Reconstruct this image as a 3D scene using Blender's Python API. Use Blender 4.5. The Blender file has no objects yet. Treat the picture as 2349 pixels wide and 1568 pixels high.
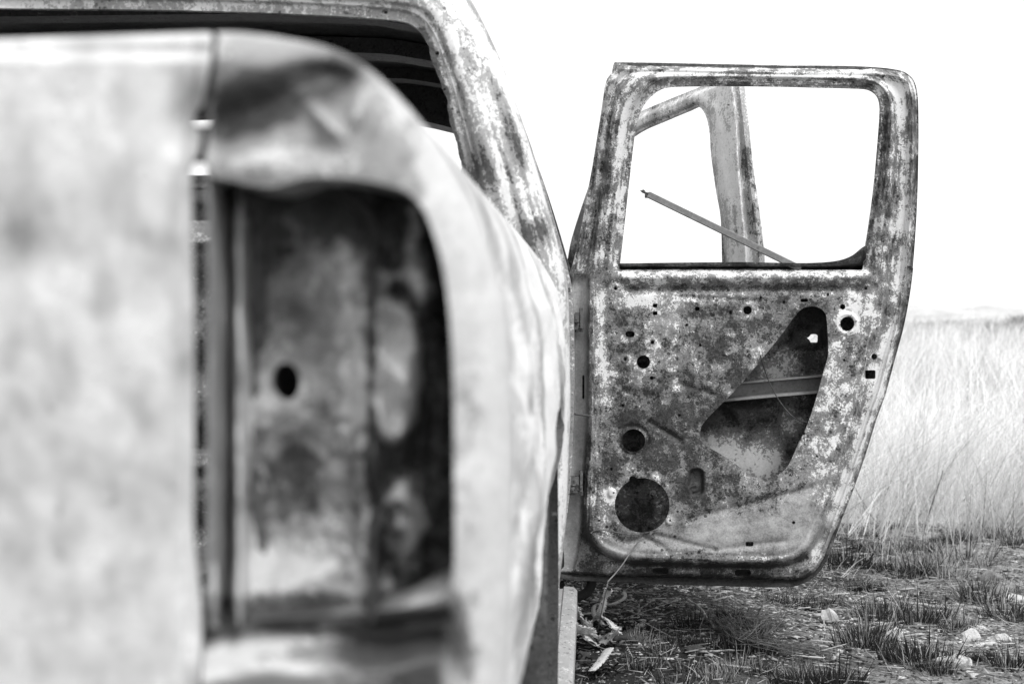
import bpy, math, random
import numpy as np
from mathutils import Matrix, Vector

random.seed(7)
rng = np.random.default_rng(7)
S = bpy.context.scene
C = S.collection

# ------------------------------------------------------------------ camera, sky, sun, exposure
H = 0.72                                   # lens height above the ground
F = 3262.0                                 # focal length in measured picture units (picture 2349 wide)
PITCH = math.atan(59 / F)
cam_d = bpy.data.cameras.new('camera')
cam_d.sensor_width = 36.0
cam_d.lens = 36.0 * F / 2349.0
cam_d.clip_start, cam_d.clip_end = 0.02, 3000
cam_d.dof.use_dof = True
cam_d.dof.focus_distance = 3.15
cam_d.dof.aperture_fstop = 5.6
cam = bpy.data.objects.new('camera', cam_d)
C.objects.link(cam)
cam.location = (0, 0, H)
cam.rotation_euler = (math.pi / 2 - PITCH, 0, 0)
S.camera = cam

SUN_EL, SUN_AZ = math.radians(52), math.radians(146)   # azimuth clockwise from +Y: behind the camera, to the right
w = bpy.data.worlds.new('World')
S.world = w
w.use_nodes = True
wn, wl = w.node_tree.nodes, w.node_tree.links
wn.clear()
sky = wn.new('ShaderNodeTexSky')
sky.sky_type = 'NISHITA'
sky.sun_disc = False
sky.sun_elevation = SUN_EL
sky.sun_rotation = SUN_AZ
sky.dust_density = 4.0
bw = wn.new('ShaderNodeRGBToBW')           # the photograph is black and white
ov = wn.new('ShaderNodeMix')               # bright even overcast veil over the clear-sky gradient
ov.data_type = 'FLOAT'
ov.inputs[0].default_value = 0.75
ov.inputs[3].default_value = 10.0
bg = wn.new('ShaderNodeBackground')
bg.inputs[1].default_value = 0.10
wo = wn.new('ShaderNodeOutputWorld')
wl.new(sky.outputs[0], bw.inputs[0])
wl.new(bw.outputs[0], ov.inputs[2])
wl.new(ov.outputs[0], bg.inputs[0])
wl.new(bg.outputs[0], wo.inputs[0])

sun_d = bpy.data.lights.new('sun', 'SUN')
sun_d.energy = 1.5
sun_d.angle = math.radians(14)
sun = bpy.data.objects.new('sun', sun_d)
C.objects.link(sun)
sun.rotation_euler = (math.pi / 2 - SUN_EL, 0, math.pi - SUN_AZ)
sun.location = (3, -4, 6)

S.render.engine = 'CYCLES'
S.cycles.use_denoising = True
S.cycles.max_bounces = 6
S.view_settings.view_transform = 'Standard'
S.view_settings.look = 'None'
S.view_settings.gamma = 1.0
S.view_settings.use_curve_mapping = False
S.view_settings.exposure = 0.6

# ------------------------------------------------------------------ measuring helpers
CP, SP = math.cos(PITCH), math.sin(PITCH)
def un(px, py, Y):
    """Point at depth Y (metres ahead of the lens) that is measured at (px, py)."""
    px, py, Y = np.broadcast_arrays(np.asarray(px, float), np.asarray(py, float), np.asarray(Y, float))
    a, b = (px - 1174.5) / F, (784.0 - py) / F
    t = Y / (CP + b * SP)
    return np.stack([a * t, Y, H + t * (-SP + b * CP)], -1)

YAW = math.atan(0.055)
CA, SA = math.cos(YAW), math.sin(YAW)
def tr(t, s, z):
    """Truck frame: t to the right of its flank, s forward, z above the lens height."""
    t, s, z = np.broadcast_arrays(np.asarray(t, float), np.asarray(s, float), np.asarray(z, float))
    return np.stack([-0.04 + t * CA + s * SA, s * CA - t * SA, H + z], -1)
def plane(px, c):
    """Depth of the cross plane s = c of the truck along the ray at px."""
    a = (np.asarray(px, float) - 1174.5) / F
    # x*SA + Y*CA = c - 0.04*SA  with x = a*Y
    return (c - 0.04 * SA) / (CA + a * SA)

def sst(a, b, x):
    t = np.clip((x - a) / (b - a), 0, 1)
    return t * t * (3 - 2 * t)

def smooth(pts, closed=True, n=6):
    """Catmull-Rom through the points."""
    p = np.asarray(pts, float)
    m = len(p)
    out = []
    rngi = range(m if closed else m - 1)
    for i in rngi:
        if closed:
            a, b, c, d = p[(i - 1) % m], p[i], p[(i + 1) % m], p[(i + 2) % m]
        else:
            a, b, c, d = p[max(i - 1, 0)], p[i], p[i + 1], p[min(i + 2, m - 1)]
        for k in range(n):
            t = k / n
            out.append(0.5 * (2 * b + (c - a) * t + (2 * a - 5 * b + 4 * c - d) * t * t + (3 * b - a - 3 * c + d) * t ** 3))
    if not closed:
        out.append(p[-1])
    return np.array(out)

def pdist(poly, X, Y, closed=False):
    p = np.asarray(poly, float)
    q = np.roll(p, -1, 0) if closed else p[1:]
    if not closed:
        p = p[:-1]
    best = np.full(X.shape, 1e18)
    for (ax, ay), (bx, by) in zip(p, q):
        dx, dy = bx - ax, by - ay
        L = dx * dx + dy * dy + 1e-12
        t = np.clip(((X - ax) * dx + (Y - ay) * dy) / L, 0, 1)
        best = np.minimum(best, (X - ax - t * dx) ** 2 + (Y - ay - t * dy) ** 2)
    return np.sqrt(best)

def psdf(poly, X, Y):
    """Signed distance, negative inside."""
    p = np.asarray(poly, float)
    q = np.roll(p, -1, 0)
    ins = np.zeros(X.shape, bool)
    for (ax, ay), (bx, by) in zip(p, q):
        if ay == by:
            continue
        c = ((ay > Y) != (by > Y)) & (X < (bx - ax) * (Y - ay) / (by - ay) + ax)
        ins ^= c
    d = pdist(p, X, Y, True)
    return np.where(ins, -d, d)

def circ(cx, cy, r, X, Y): return np.hypot(X - cx, Y - cy) - r
def rrect(cx, cy, hw, hh, r, X, Y):
    qx, qy = np.abs(X - cx) - hw + r, np.abs(Y - cy) - hh + r
    return np.hypot(np.maximum(qx, 0), np.maximum(qy, 0)) + np.minimum(np.maximum(qx, qy), 0) - r
def gauss(X, Y, cx, cy, sx, sy, ang=0.0):
    ca, sa = math.cos(ang), math.sin(ang)
    u, v = (X - cx) * ca + (Y - cy) * sa, -(X - cx) * sa + (Y - cy) * ca
    return np.exp(-0.5 * ((u / sx) ** 2 + (v / sy) ** 2))
TABS = {}
def line_g(U, V, pts, w): return np.exp(-0.5 * (pdist(pts, U, V) / w) ** 2)
def wav(X, Y, sc, seed=0):
    """Value noise of three octaves in about -1..1."""
    X, Y = np.broadcast_arrays(np.asarray(X, float), np.asarray(Y, float))
    if seed not in TABS:
        TABS[seed] = np.random.default_rng(seed).uniform(-1, 1, (128, 128))
    T = TABS[seed]
    out, f, amp = 0.0, sc * 0.32, 1.0
    for k in range(3):
        u, v = (X * 0.8 + Y * 0.6) * f + 17.3 * k, (Y * 0.8 - X * 0.6) * f + 5.1 * k
        i, j = np.floor(u).astype(int), np.floor(v).astype(int)
        a, b = u - i, v - j
        a, b = a ** 3 * (a * (a * 6 - 15) + 10), b ** 3 * (b * (b * 6 - 15) + 10)
        i0, i1, j0, j1 = i % 128, (i + 1) % 128, j % 128, (j + 1) % 128
        out = out + amp * (T[i0, j0] * (1 - a) * (1 - b) + T[i1, j0] * a * (1 - b) + T[i0, j1] * (1 - a) * b + T[i1, j1] * a * b)
        f *= 2.1; amp *= 0.45
    return out

# ------------------------------------------------------------------ truck root, linking
TRUCK_M = Matrix.Translation(Vector(tr(-0.85, 2.3, -H))) @ Matrix.Rotation(-YAW, 4, 'Z')
TINV = np.array(TRUCK_M.inverted())
truck = bpy.data.objects.new('pickup_truck', None)
C.objects.link(truck)
truck.matrix_world = TRUCK_M
truck.empty_display_size = 0.3

def tag(o, label=None, cat=None, group=None, kind=None):
    if label: o['label'] = label
    if cat: o['category'] = cat
    if group: o['group'] = group
    if kind: o['kind'] = kind
    return o

def raw_mesh(name, verts, faces, mat, smooth_n=None, oxide_light=None):
    m = bpy.data.meshes.new(name)
    m.from_pydata(verts.tolist() if isinstance(verts, np.ndarray) else verts, [], faces)
    n = len(m.polygons)
    fl = np.zeros(n, bool)
    fl[:n if smooth_n is None else smooth_n] = True
    m.polygons.foreach_set('use_smooth', fl)
    if oxide_light is not None:
        oc = np.asarray(oxide_light, complex)            # real: ash to rust plus painted light and shade, imaginary: how even the surface is
        for nm, va in (('oxide_light', oc.real), ('calm', oc.imag)):
            at = m.attributes.new(nm, 'FLOAT', 'POINT')
            at.data.foreach_set('value', va.astype(np.float32))
    m.materials.append(mat)
    m.update()
    return m

def link(name, mesh, parent=None):
    o = bpy.data.objects.new(name, mesh)
    C.objects.link(o)
    if parent:
        o.parent = parent
    return o

def part(name, verts, faces, mat, parent, smooth_n=None, oxide_light=None):
    """Mesh given in world space, stored in the truck's frame."""
    v = np.asarray(verts, float)
    v = v @ TINV[:3, :3].T + TINV[:3, 3]
    return link(name, raw_mesh(name, v, faces, mat, smooth_n, oxide_light), parent)

def sheet(us, vs, sdf, pos, rim=None, oxide_light=None):
    """Pressed sheet: the part of a (u,v) grid where sdf < 0, clipped exactly on sdf = 0.
    pos(U,V) gives world points; rim(U,V) gives a list of world offsets for the turned-in edge (None: no edge)."""
    U, V = np.meshgrid(us, vs, indexing='ij')
    D = sdf(U, V)
    nu, nv = U.shape
    Uf, Vf, Df = U.ravel(), V.ravel(), D.ravel()
    ins = Df < 0
    idx = np.arange(nu * nv).reshape(nu, nv)
    a, b, c, d = idx[:-1, :-1].ravel(), idx[1:, :-1].ravel(), idx[1:, 1:].ravel(), idx[:-1, 1:].ravel()
    cnt = ins[a].astype(int) + ins[b] + ins[c] + ins[d]
    full = cnt == 4
    faces = np.stack([a, b, c, d], 1)[full].tolist()
    eu, ev, cut = [], [], {}
    base = nu * nv
    def edge(i, j):
        k = (i, j) if i < j else (j, i)
        if k not in cut:
            i, j = k
            t = Df[i] / (Df[i] - Df[j])
            t = min(max(t, 0.02), 0.98)
            cut[k] = base + len(eu)
            eu.append(Uf[i] + t * (Uf[j] - Uf[i]))
            ev.append(Vf[i] + t * (Vf[j] - Vf[i]))
        return cut[k]
    rimseg = []
    for q in np.nonzero((cnt > 0) & (cnt < 4))[0]:
        quad = (a[q], b[q], c[q], d[q])
        poly = []
        for k in range(4):
            i, j = int(quad[k]), int(quad[(k + 1) % 4])
            if ins[i]: poly.append(i)
            if ins[i] != ins[j]: poly.append(edge(i, j))
        faces.append(poly)
        m = len(poly)
        for k in range(m):
            if poly[k] >= base and poly[(k + 1) % m] >= base:
                rimseg.append((poly[k], poly[(k + 1) % m]))
    UU, VV = np.concatenate([Uf, eu]), np.concatenate([Vf, ev])
    used = np.zeros(len(UU), bool)
    for f in faces:
        for k in f: used[k] = True
    remap = np.cumsum(used) - 1
    UU, VV = UU[used], VV[used]
    faces = [[int(remap[k]) for k in f] for f in faces]
    P = pos(UU, VV)
    ox = oxide_light(UU, VV) if oxide_light is not None else np.zeros(len(UU))
    ns = len(faces)
    if rim is not None and rimseg:
        R = np.array([(remap[i], remap[j]) for i, j in rimseg])
        ids = np.unique(R)
        back = {}
        off = rim(UU[ids], VV[ids])
        keep = np.abs(off).sum(1) > 1e-9
        newP = P[ids] + off
        pb = len(P)
        # the turned edge gets its own copy of the outline so that shading breaks there
        front = {int(i): pb + k for k, i in enumerate(ids)}
        back = {int(i): pb + len(ids) + k for k, i in enumerate(ids)}
        kp = {int(i): bool(k) for i, k in zip(ids, keep)}
        P = np.concatenate([P, P[ids], newP])
        ox = np.concatenate([ox, ox[ids], ox[ids] * 0.3 - 0.1])
        for i, j in R:
            i, j = int(i), int(j)
            if kp[i] and kp[j]:
                faces.append([front[j], front[i], back[i], back[j]])
    return P, faces, len(faces), ox

def box_geo(c, hx, hy, hz, M=None):
    v = np.array([[x, y, z] for x in (-hx, hx) for y in (-hy, hy) for z in (-hz, hz)], float)
    if M is not None: v = v @ np.asarray(M).T
    return v + np.asarray(c, float), [[0, 1, 3, 2], [4, 6, 7, 5], [0, 4, 5, 1], [2, 3, 7, 6], [0, 2, 6, 4], [1, 5, 7, 3]]

class MB:
    """Collects shapes into one mesh."""
    def __init__(self): self.v, self.f, self.n = [], [], 0
    def add(self, v, f):
        v = np.asarray(v, float)
        self.v.append(v)
        self.f += [[i + self.n for i in q] for q in f]
        self.n += len(v)
        return self
    def box(self, c, hx, hy, hz, M=None): return self.add(*box_geo(c, hx, hy, hz, M))
    def tube(self, pts, r, n=8, flat=1.0, caps=True):
        p = np.asarray(pts, float)
        r = np.broadcast_to(np.asarray(r, float), (len(p),))
        tg = np.gradient(p, axis=0)
        tg /= np.linalg.norm(tg, axis=1)[:, None] + 1e-12
        up = np.array([0.0, 0, 1.0]) if abs(tg[0][2]) < 0.9 else np.array([1.0, 0, 0])
        vs = []
        for k in range(len(p)):
            s = np.cross(tg[k], up); s /= np.linalg.norm(s) + 1e-12
            u = np.cross(s, tg[k]); up = u
            for i in range(n):
                a = 2 * math.pi * i / n
                vs.append(p[k] + r[k] * (math.cos(a) * s + flat * math.sin(a) * u))
        fs = []
        for k in range(len(p) - 1):
            for i in range(n):
                j = (i + 1) % n
                fs.append([k * n + i, k * n + j, (k + 1) * n + j, (k + 1) * n + i])
        if caps:
            fs.append(list(range(n))[::-1])
            fs.append([(len(p) - 1) * n + i for i in range(n)])
        return self.add(vs, fs)
    def lathe(self, prof, c, axis, n=32):
        """prof: (radius, along) pairs turned about axis through c."""
        ax = np.asarray(axis, float); ax /= np.linalg.norm(ax)
        s = np.cross(ax, [0, 0, 1.0]); s /= np.linalg.norm(s)
        u = np.cross(ax, s)
        vs, fs = [], []
        m = len(prof)
        for i in range(n):
            a = 2 * math.pi * i / n
            for r, h in prof:
                vs.append(np.asarray(c) + ax * h + r * (math.cos(a) * s + math.sin(a) * u))
        for i in range(n):
            j = (i + 1) % n
            for k in range(m - 1):
                fs.append([i * m + k, i * m + k + 1, j * m + k + 1, j * m + k])
        return self.add(vs, fs)
    def part(self, name, mat, parent, smooth_n=0): return part(name, np.concatenate(self.v), self.f, mat, parent, smooth_n)
    def top(self, name, mat, loc, smooth_n=None):
        """World-space shapes as an object of its own with its origin at loc."""
        o = link(name, raw_mesh(name, np.concatenate(self.v) - np.asarray(loc), self.f, mat, smooth_n))
        o.location = loc
        return o

# ------------------------------------------------------------------ materials (black-and-white photograph: greys only)
class NT:
    def __init__(self, name):
        self.m = bpy.data.materials.new(name)
        self.m.use_nodes = True
        self.t = self.m.node_tree
        self.t.nodes.clear()
        self.out = self.t.nodes.new('ShaderNodeOutputMaterial')
        self.bs = self.t.nodes.new('ShaderNodeBsdfPrincipled')
        self.t.links.new(self.bs.outputs[0], self.out.inputs[0])
        self.co = self.t.nodes.new('ShaderNodeTexCoord').outputs['Object']
    def L(self, a, b): self.t.links.new(a, b)
    def put(self, sock, v):
        if hasattr(v, 'is_output'): self.L(v, sock)
        else: sock.default_value = v
    def math(self, op, a, b=0.0, c=0.0, clamp=False):
        n = self.t.nodes.new('ShaderNodeMath'); n.operation = op; n.use_clamp = clamp
        self.put(n.inputs[0], a); self.put(n.inputs[1], b); self.put(n.inputs[2], c)
        return n.outputs[0]
    def add(self, *a):
        r = a[0]
        for x in a[1:]: r = self.math('ADD', r, x)
        return r
    def mul(self, a, b): return self.math('MULTIPLY', a, b)
    def map(self, scale=(1, 1, 1), loc=(0, 0, 0)):
        n = self.t.nodes.new('ShaderNodeMapping')
        self.L(self.co, n.inputs[0])
        n.inputs['Scale'].default_value = scale
        n.inputs['Location'].default_value = loc
        return n.outputs[0]
    def noise(self, sc, det=5, rough=0.6, vec=None, dist=0.0):
        n = self.t.nodes.new('ShaderNodeTexNoise')
        self.L(vec if vec is not None else self.co, n.inputs['Vector'])
        n.inputs['Scale'].default_value = sc
        n.inputs['Detail'].default_value = det
        n.inputs['Roughness'].default_value = rough
        n.inputs['Distortion'].default_value = dist
        return self.math('SUBTRACT', n.outputs[0], 0.5)
    def voro(self, sc, vec=None):
        n = self.t.nodes.new('ShaderNodeTexVoronoi')
        self.L(vec if vec is not None else self.co, n.inputs['Vector'])
        n.inputs['Scale'].default_value = sc
        return n.outputs['Distance'], n.outputs['Color']
    def step(self, x, lo, hi, a=0.0, b=1.0):
        n = self.t.nodes.new('ShaderNodeMapRange'); n.interpolation_type = 'SMOOTHSTEP'
        self.put(n.inputs['Value'], x)
        n.inputs['From Min'].default_value = lo; n.inputs['From Max'].default_value = hi
        n.inputs['To Min'].default_value = a; n.inputs['To Max'].default_value = b
        return n.outputs[0]
    def mix(self, f, a, b):
        n = self.t.nodes.new('ShaderNodeMix'); n.data_type = 'FLOAT'; n.clamp_factor = True
        self.put(n.inputs[0], f); self.put(n.inputs[2], a); self.put(n.inputs[3], b)
        return n.outputs[0]
    def attr(self, name):
        n = self.t.nodes.new('ShaderNodeAttribute'); n.attribute_name = name
        return n.outputs['Fac']
    def finish(self, val, rough=0.7, bump=None, dist=0.002, strength=0.5, spec=0.4, metal=0.0):
        self.put(self.bs.inputs['Base Color'], val) if hasattr(val, 'is_output') else self.bs.inputs['Base Color'].__setattr__('default_value', (val, val, val, 1))
        self.put(self.bs.inputs['Roughness'], rough)
        self.bs.inputs['Specular IOR Level'].default_value = spec
        self.bs.inputs['Metallic'].default_value = metal
        if bump is not None:
            b = self.t.nodes.new('ShaderNodeBump')
            b.inputs['Strength'].default_value = strength
            b.inputs['Distance'].default_value = dist
            self.L(bump, b.inputs['Height'])
            self.L(b.outputs[0], self.bs.inputs['Normal'])
        return self.m

def burnt(name, base=0.2, light=0.62, dark=0.035, bias=0.0, dbias=0.0, speck=1.0, streak=0.5, contrast=1.0, seed=0.0, spec=0.35, rough=0.68, fine=1.0):
    """Scorched sheet steel: grey oxidation, pale ash patches with hard ragged edges, dark rust blisters, run marks."""
    n = NT(name)
    grain = 1.0 / fine ** 2
    off = (seed * 3.1, seed * 1.7, seed * 2.3)
    v = n.map((1, 1, 1), off)
    ox, calm = n.attr('oxide_light'), n.attr('calm')
    a = n.noise(7, 4, 0.6, v, 0.4)
    b = n.noise(42 * fine, 8, 0.76, v, 0.3)
    c = n.noise(190 * fine, 5, 0.75, v)
    st = n.noise(1, 4, 0.65, n.map((60, 60, 3.2), off))
    L = n.add(n.mul(a, 0.6 * grain), n.mul(b, 1.9), n.mul(c, 1.5), n.mul(st, streak), n.mul(ox, 0.50), n.mul(calm, -0.45), bias)
    lm = n.step(L, 0.18, 0.27)
    a2 = n.noise(16 * fine, 5, 0.66, n.map((1, 1, 1), (off[0] + 5, off[1] + 9, off[2] + 2)), 0.5)
    b2 = n.noise(60 * fine, 6, 0.75, n.map((1, 1, 1), (off[0] + 8, off[1] + 1, off[2] + 4)))
    Dk = n.add(n.mul(a2, 1.0), n.mul(b2, 1.8), n.mul(c, -0.9), n.mul(ox, -0.55), n.mul(st, -streak * 0.6), n.mul(calm, -0.45), dbias)
    dm = n.step(Dk, 0.16, 0.235)
    d1, c1 = n.voro(95, v)
    d2, c2 = n.voro(240, v)
    s1 = n.mul(n.step(d1, 0.30, 0.40, 1, 0), n.step(n.add(n.mul(Dk, 0.9), c1), 0.72, 0.80))
    s2 = n.mul(n.step(d2, 0.30, 0.42, 1, 0), n.step(n.add(n.mul(Dk, 1.1), c2), 0.80, 0.88))
    spots = n.math('MAXIMUM', s1, s2)
    g = n.math('MAXIMUM', n.add(base, n.mul(b, 0.40 * contrast), n.mul(c, 0.40 * contrast), n.mul(a, 0.22 * contrast), n.mul(ox, 0.16), n.mul(calm, 0.15)), 0.02)
    lv = n.add(light, n.mul(c, 0.45), n.mul(a2, 0.25))
    dv = n.math('MAXIMUM', n.add(dark, n.mul(c, 0.08)), 0.01)
    val = n.mix(lm, g, lv)
    val = n.mix(n.mul(dm, 0.85), val, n.add(dv, n.mul(b, 0.12), 0.02))
    val = n.mix(n.mul(spots, 0.9 * speck), val, dv)
    val = n.math('MAXIMUM', val, 0.012)
    hgt = n.add(n.mul(b, 0.6), n.mul(c, 0.4), n.mul(lm, 0.35), n.mul(spots, -0.4), n.mul(dm, -0.2))
    rg = n.mix(lm, rough - 0.08, rough + 0.1)
    return n.finish(val, rg, hgt, 0.0012, 0.6, spec)

M_DOOR = burnt('scorched_door_steel', base=0.19, light=0.74, dark=0.02, bias=-0.04, dbias=0.03, streak=0.6, fine=1.35, contrast=1.5)
M_FRAME = burnt('scorched_frame_steel', base=0.40, light=0.72, bias=0.12, dbias=-0.12, streak=0.8, seed=1.0)
M_SKIN_IN = burnt('scorched_inner_skin', base=0.10, light=0.5, dark=0.014, bias=-0.14, dbias=0.08, streak=0.5, seed=2.0)
M_HINGE = burnt('pale_hinge_face', base=0.38, light=0.62, bias=0.0, dbias=-0.12, streak=0.8, contrast=0.4, seed=3.0)
M_PALE = burnt('ash_pale_steel', base=0.62, light=0.72, dark=0.30, bias=-0.02, dbias=-0.60, speck=0.2, streak=0.25, contrast=0.5, seed=4.0, rough=0.5)
M_FLANK = burnt('buckled_flank_steel', base=0.42, light=0.74, dark=0.12, bias=0.02, dbias=-0.19, speck=0.3, streak=0.5, contrast=0.5, seed=12.0, rough=0.42)
M_CORNER = burnt('ash_grey_steel', base=0.27, light=0.54, dark=0.045, bias=-0.04, dbias=-0.28, speck=0.5, streak=0.25, contrast=0.6, seed=5.0, rough=0.5)
M_CAB = burnt('scorched_cab_steel', base=0.31, light=0.68, dark=0.035, bias=0.05, dbias=-0.09, speck=0.7, streak=1.0, contrast=0.9, seed=6.0)
M_LAMP = burnt('lamp_recess_steel', base=0.24, light=0.50, dark=0.03, bias=-0.10, dbias=-0.02, speck=0.6, streak=0.5, contrast=1.0, seed=7.0)
M_SOOT = burnt('sooty_steel', base=0.06, light=0.22, dark=0.015, bias=-0.2, dbias=0.0, speck=0.8, streak=0.5, contrast=0.3, seed=8.0)
M_RUST = burnt('dark_rust_steel', base=0.10, light=0.36, dark=0.025, bias=-0.12, dbias=0.02, speck=0.8, streak=0.5, contrast=0.6, seed=9.0)
M_BAR = burnt('grey_bar_steel', base=0.20, light=0.42, dark=0.06, bias=-0.18, dbias=-0.20, speck=0.6, streak=0.2, contrast=0.6, seed=10.0)

def simple(name, base, var=0.4, sc=40, rough=0.85, bump=0.5, spec=0.2, rnd=None):
    n = NT(name)
    a = n.noise(sc, 6, 0.7)
    val = n.mul(n.add(1.0, n.mul(a, var * 3)), base)
    if rnd:
        val = n.mul(val, n.attr(rnd))
    val = n.math('MAXIMUM', val, 0.006)
    return n.finish(val, rough, a, 0.004, bump, spec)

# ------------------------------------------------------------------ ground, hill
def ground_h(x, y):
    return 0.012 * wav(x, y, 5.0, 3) + 0.006 * wav(x, y, 19.0, 4) + 0.02 * wav(x, y, 1.2, 5)

def make_ground():
    n = NT('burnt_earth')
    geo = n.t.nodes.new('ShaderNodeNewGeometry').outputs['Position']
    n.co = geo
    a = n.noise(1.6, 5, 0.6, None, 0.5)
    b = n.noise(14, 7, 0.75)
    c = n.noise(90, 5, 0.7)
    d, dc = n.voro(75, n.map((1, 1.0, 1)))
    sep = n.t.nodes.new('ShaderNodeSeparateXYZ'); n.L(geo, sep.inputs[0])
    far = n.step(n.add(sep.outputs[1], n.mul(a, 1.6)), 4.3, 5.1)
    L = n.add(n.mul(a, 0.9), n.mul(b, 1.1), n.mul(c, 0.9))
    soil = n.math('MAXIMUM', n.add(0.24, n.mul(b, 0.50), n.mul(c, 0.75), n.mul(a, 0.42)), 0.012)
    burn_shade = n.step(n.add(sep.outputs[0], n.mul(a, 0.9), n.mul(sep.outputs[1], -0.25)), -0.50, 0.20)   # charring and the wreck's own shade, both painted into the soil
    soil = n.mul(soil, n.add(0.14, n.mul(burn_shade, 0.95)))
    ash = n.step(n.add(L, n.mul(burn_shade, 0.12)), 0.34, 0.56)
    soil = n.mix(n.mul(ash, 0.8), soil, n.add(0.30, n.mul(c, 0.3)))
    chips = n.mul(n.step(d, 0.22, 0.32, 1, 0), n.step(dc, 0.72, 0.76))
    soil = n.mix(n.mul(chips, 0.7), soil, 0.34)
    val = n.mix(far, soil, n.add(0.55, n.mul(b, 0.3), n.mul(a, 0.15)))
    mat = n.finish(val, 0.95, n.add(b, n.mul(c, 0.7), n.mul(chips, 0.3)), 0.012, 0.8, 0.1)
    xs = np.unique(np.concatenate([np.linspace(-900, -6, 26), np.linspace(-6, -1, 26), np.linspace(-1, 4, 200), np.linspace(4, 9, 50), np.linspace(9, 900, 26)]))
    ys = np.unique(np.concatenate([np.linspace(-40, 0, 14), np.linspace(0, 2.2, 24), np.linspace(2.2, 6.5, 180), np.linspace(6.5, 14, 50), np.linspace(14, 60, 24), np.linspace(60, 1500, 16)]))
    X, Y = np.meshgrid(xs, ys, indexing='ij')
    Z = ground_h(X, Y) * np.exp(-((Y - 3) / 30) ** 2)
    nx, ny = X.shape
    idx = np.arange(nx * ny).reshape(nx, ny)
    f = np.stack([idx[:-1, :-1], idx[1:, :-1], idx[1:, 1:], idx[:-1, 1:]], -1).reshape(-1, 4)
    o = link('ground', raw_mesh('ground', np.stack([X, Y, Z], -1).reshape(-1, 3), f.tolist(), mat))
    tag(o, 'burnt stony ground turning into pale straw-covered earth', 'ground', kind='structure')
    # low pale rise on the horizon
    hm = simple('far_hill_grass', 0.50, 0.5, 0.5, 0.95, 0.2)
    xs = np.unique(np.concatenate([np.linspace(-80, 260, 60), np.linspace(10, 60, 200)])); ys = np.linspace(58, 220, 50)
    X, Y = np.meshgrid(xs, ys, indexing='ij')
    top = 0.98 + 0.50 * np.exp(-((X - 27) / 9) ** 2) - 0.25 * sst(30, 60, X) + 0.22 * wav(X, Y, 1.1, 11) + 0.10 * wav(X, Y, 3.5, 12)
    Z = -0.6 + (top + 0.6) * sst(58, 100, Y)
    idx = np.arange(X.size).reshape(X.shape)
    f = np.stack([idx[:-1, :-1], idx[1:, :-1], idx[1:, 1:], idx[:-1, 1:]], -1).reshape(-1, 4)
    o = link('hill', raw_mesh('hill', np.stack([X, Y, Z], -1).reshape(-1, 3), f.tolist(), hm))
    tag(o, 'low pale grassy rise along the horizon', 'hill', kind='structure')
make_ground()

# ------------------------------------------------------------------ tailgate (foreground, far out of focus)
def band(us): return np.unique(np.concatenate(us))
TG_C = 0.705
tg_edge = smooth([(484, 76), (478, 140), (469, 190), (458, 240), (446, 256), (441, 285), (456, 300), (453, 340), (442, 368), (435, 396), (436, 460), (440, 700), (441, 1000), (440, 1200), (447, 1290), (459, 1400), (459, 1500), (452, 1700), (452, 1900)], False, 5)
tg_top = [(-6600, 140), (-3000, 120), (-600, 97), (0, 90), (200, 84), (400, 78), (470, 75)]
tg_poly = np.concatenate([np.array(tg_top, float), tg_edge, np.array([(-6600, 1900)])])
def tg_pos(U, V):
    top = np.interp(U, [p[0] for p in tg_top] + [488], [p[1] for p in tg_top] + [76])
    d = V - top
    R = 0.014
    e = np.clip(d / 62.0, 0, 1)
    Yd = R - R * np.sqrt(np.maximum(1 - (1 - e) ** 2, 0))
    Yd = Yd + 0.011 * gauss(U, V, 432, 262, 36, 70) + 0.005 * gauss(U, V, 40, 560, 90, 60, 0.6) \
        + 0.0011 * wav(U, V, 0.009, 21) + 0.0005 * wav(U, V, 0.035, 22) + 0.006 * sst(418, 442, U)
    Yd = Yd + 0.004 * (1 - sst(0, 26, np.abs(V - 118))) * sst(-400, 0, U)
    return un(U, V, plane(U, TG_C) + Yd)
def tg_ox_shade(U, V):  # blotches, plus the dent's shadow and right-edge shading painted darker
    return 0.35 * wav(U * 1.2, V * 0.7, 0.016, 23) + 0.85 * wav(U, V * 0.6, 0.05, 24) - 0.9 * gauss(U, V, 30, 550, 70, 60) - 0.7 * gauss(U, V, 110, 1290, 110, 70) - 0.5 * gauss(U, V, 200, 420, 90, 50) - 2.4 * gauss(U, V, 432, 260, 36, 72) - 0.35 * gauss(U, V, 60, 520, 60, 50) - 1.6 * gauss(U, V, 416, 900, 22, 130) - 0.7 * gauss(U, V, 395, 560, 20, 160) \
        - 0.35 * gauss(U, V, 90, 1270, 90, 90) - 0.25 * gauss(U, V, 250, 640, 120, 60) - 0.3 * gauss(U, V, 330, 1120, 60, 120)
us = band([np.linspace(-6600, -300, 210), np.arange(-300, 360, 14), np.arange(360, 500, 3.0)])
vs = band([np.arange(60, 200, 5), np.arange(200, 1620, 10), np.arange(1620, 1960, 40)])
P, f, ns, ox = sheet(us, vs, lambda U, V: psdf(tg_poly, U, V), tg_pos, lambda U, V: np.tile([0.0, 0.005, 0.0], (len(U), 1)), tg_ox_shade)
tailgate = part('tailgate', P, f, M_PALE, truck, ns, ox)
# inner sheet of the tailgate
mb = MB()
mb.box(tr(-0.92, TG_C + 0.045, -0.12), 0.70, 0.006, 0.22, np.array(Matrix.Rotation(-YAW, 3, 'Z')))
mb.part('inner_sheet', M_RUST, tailgate)

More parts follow.
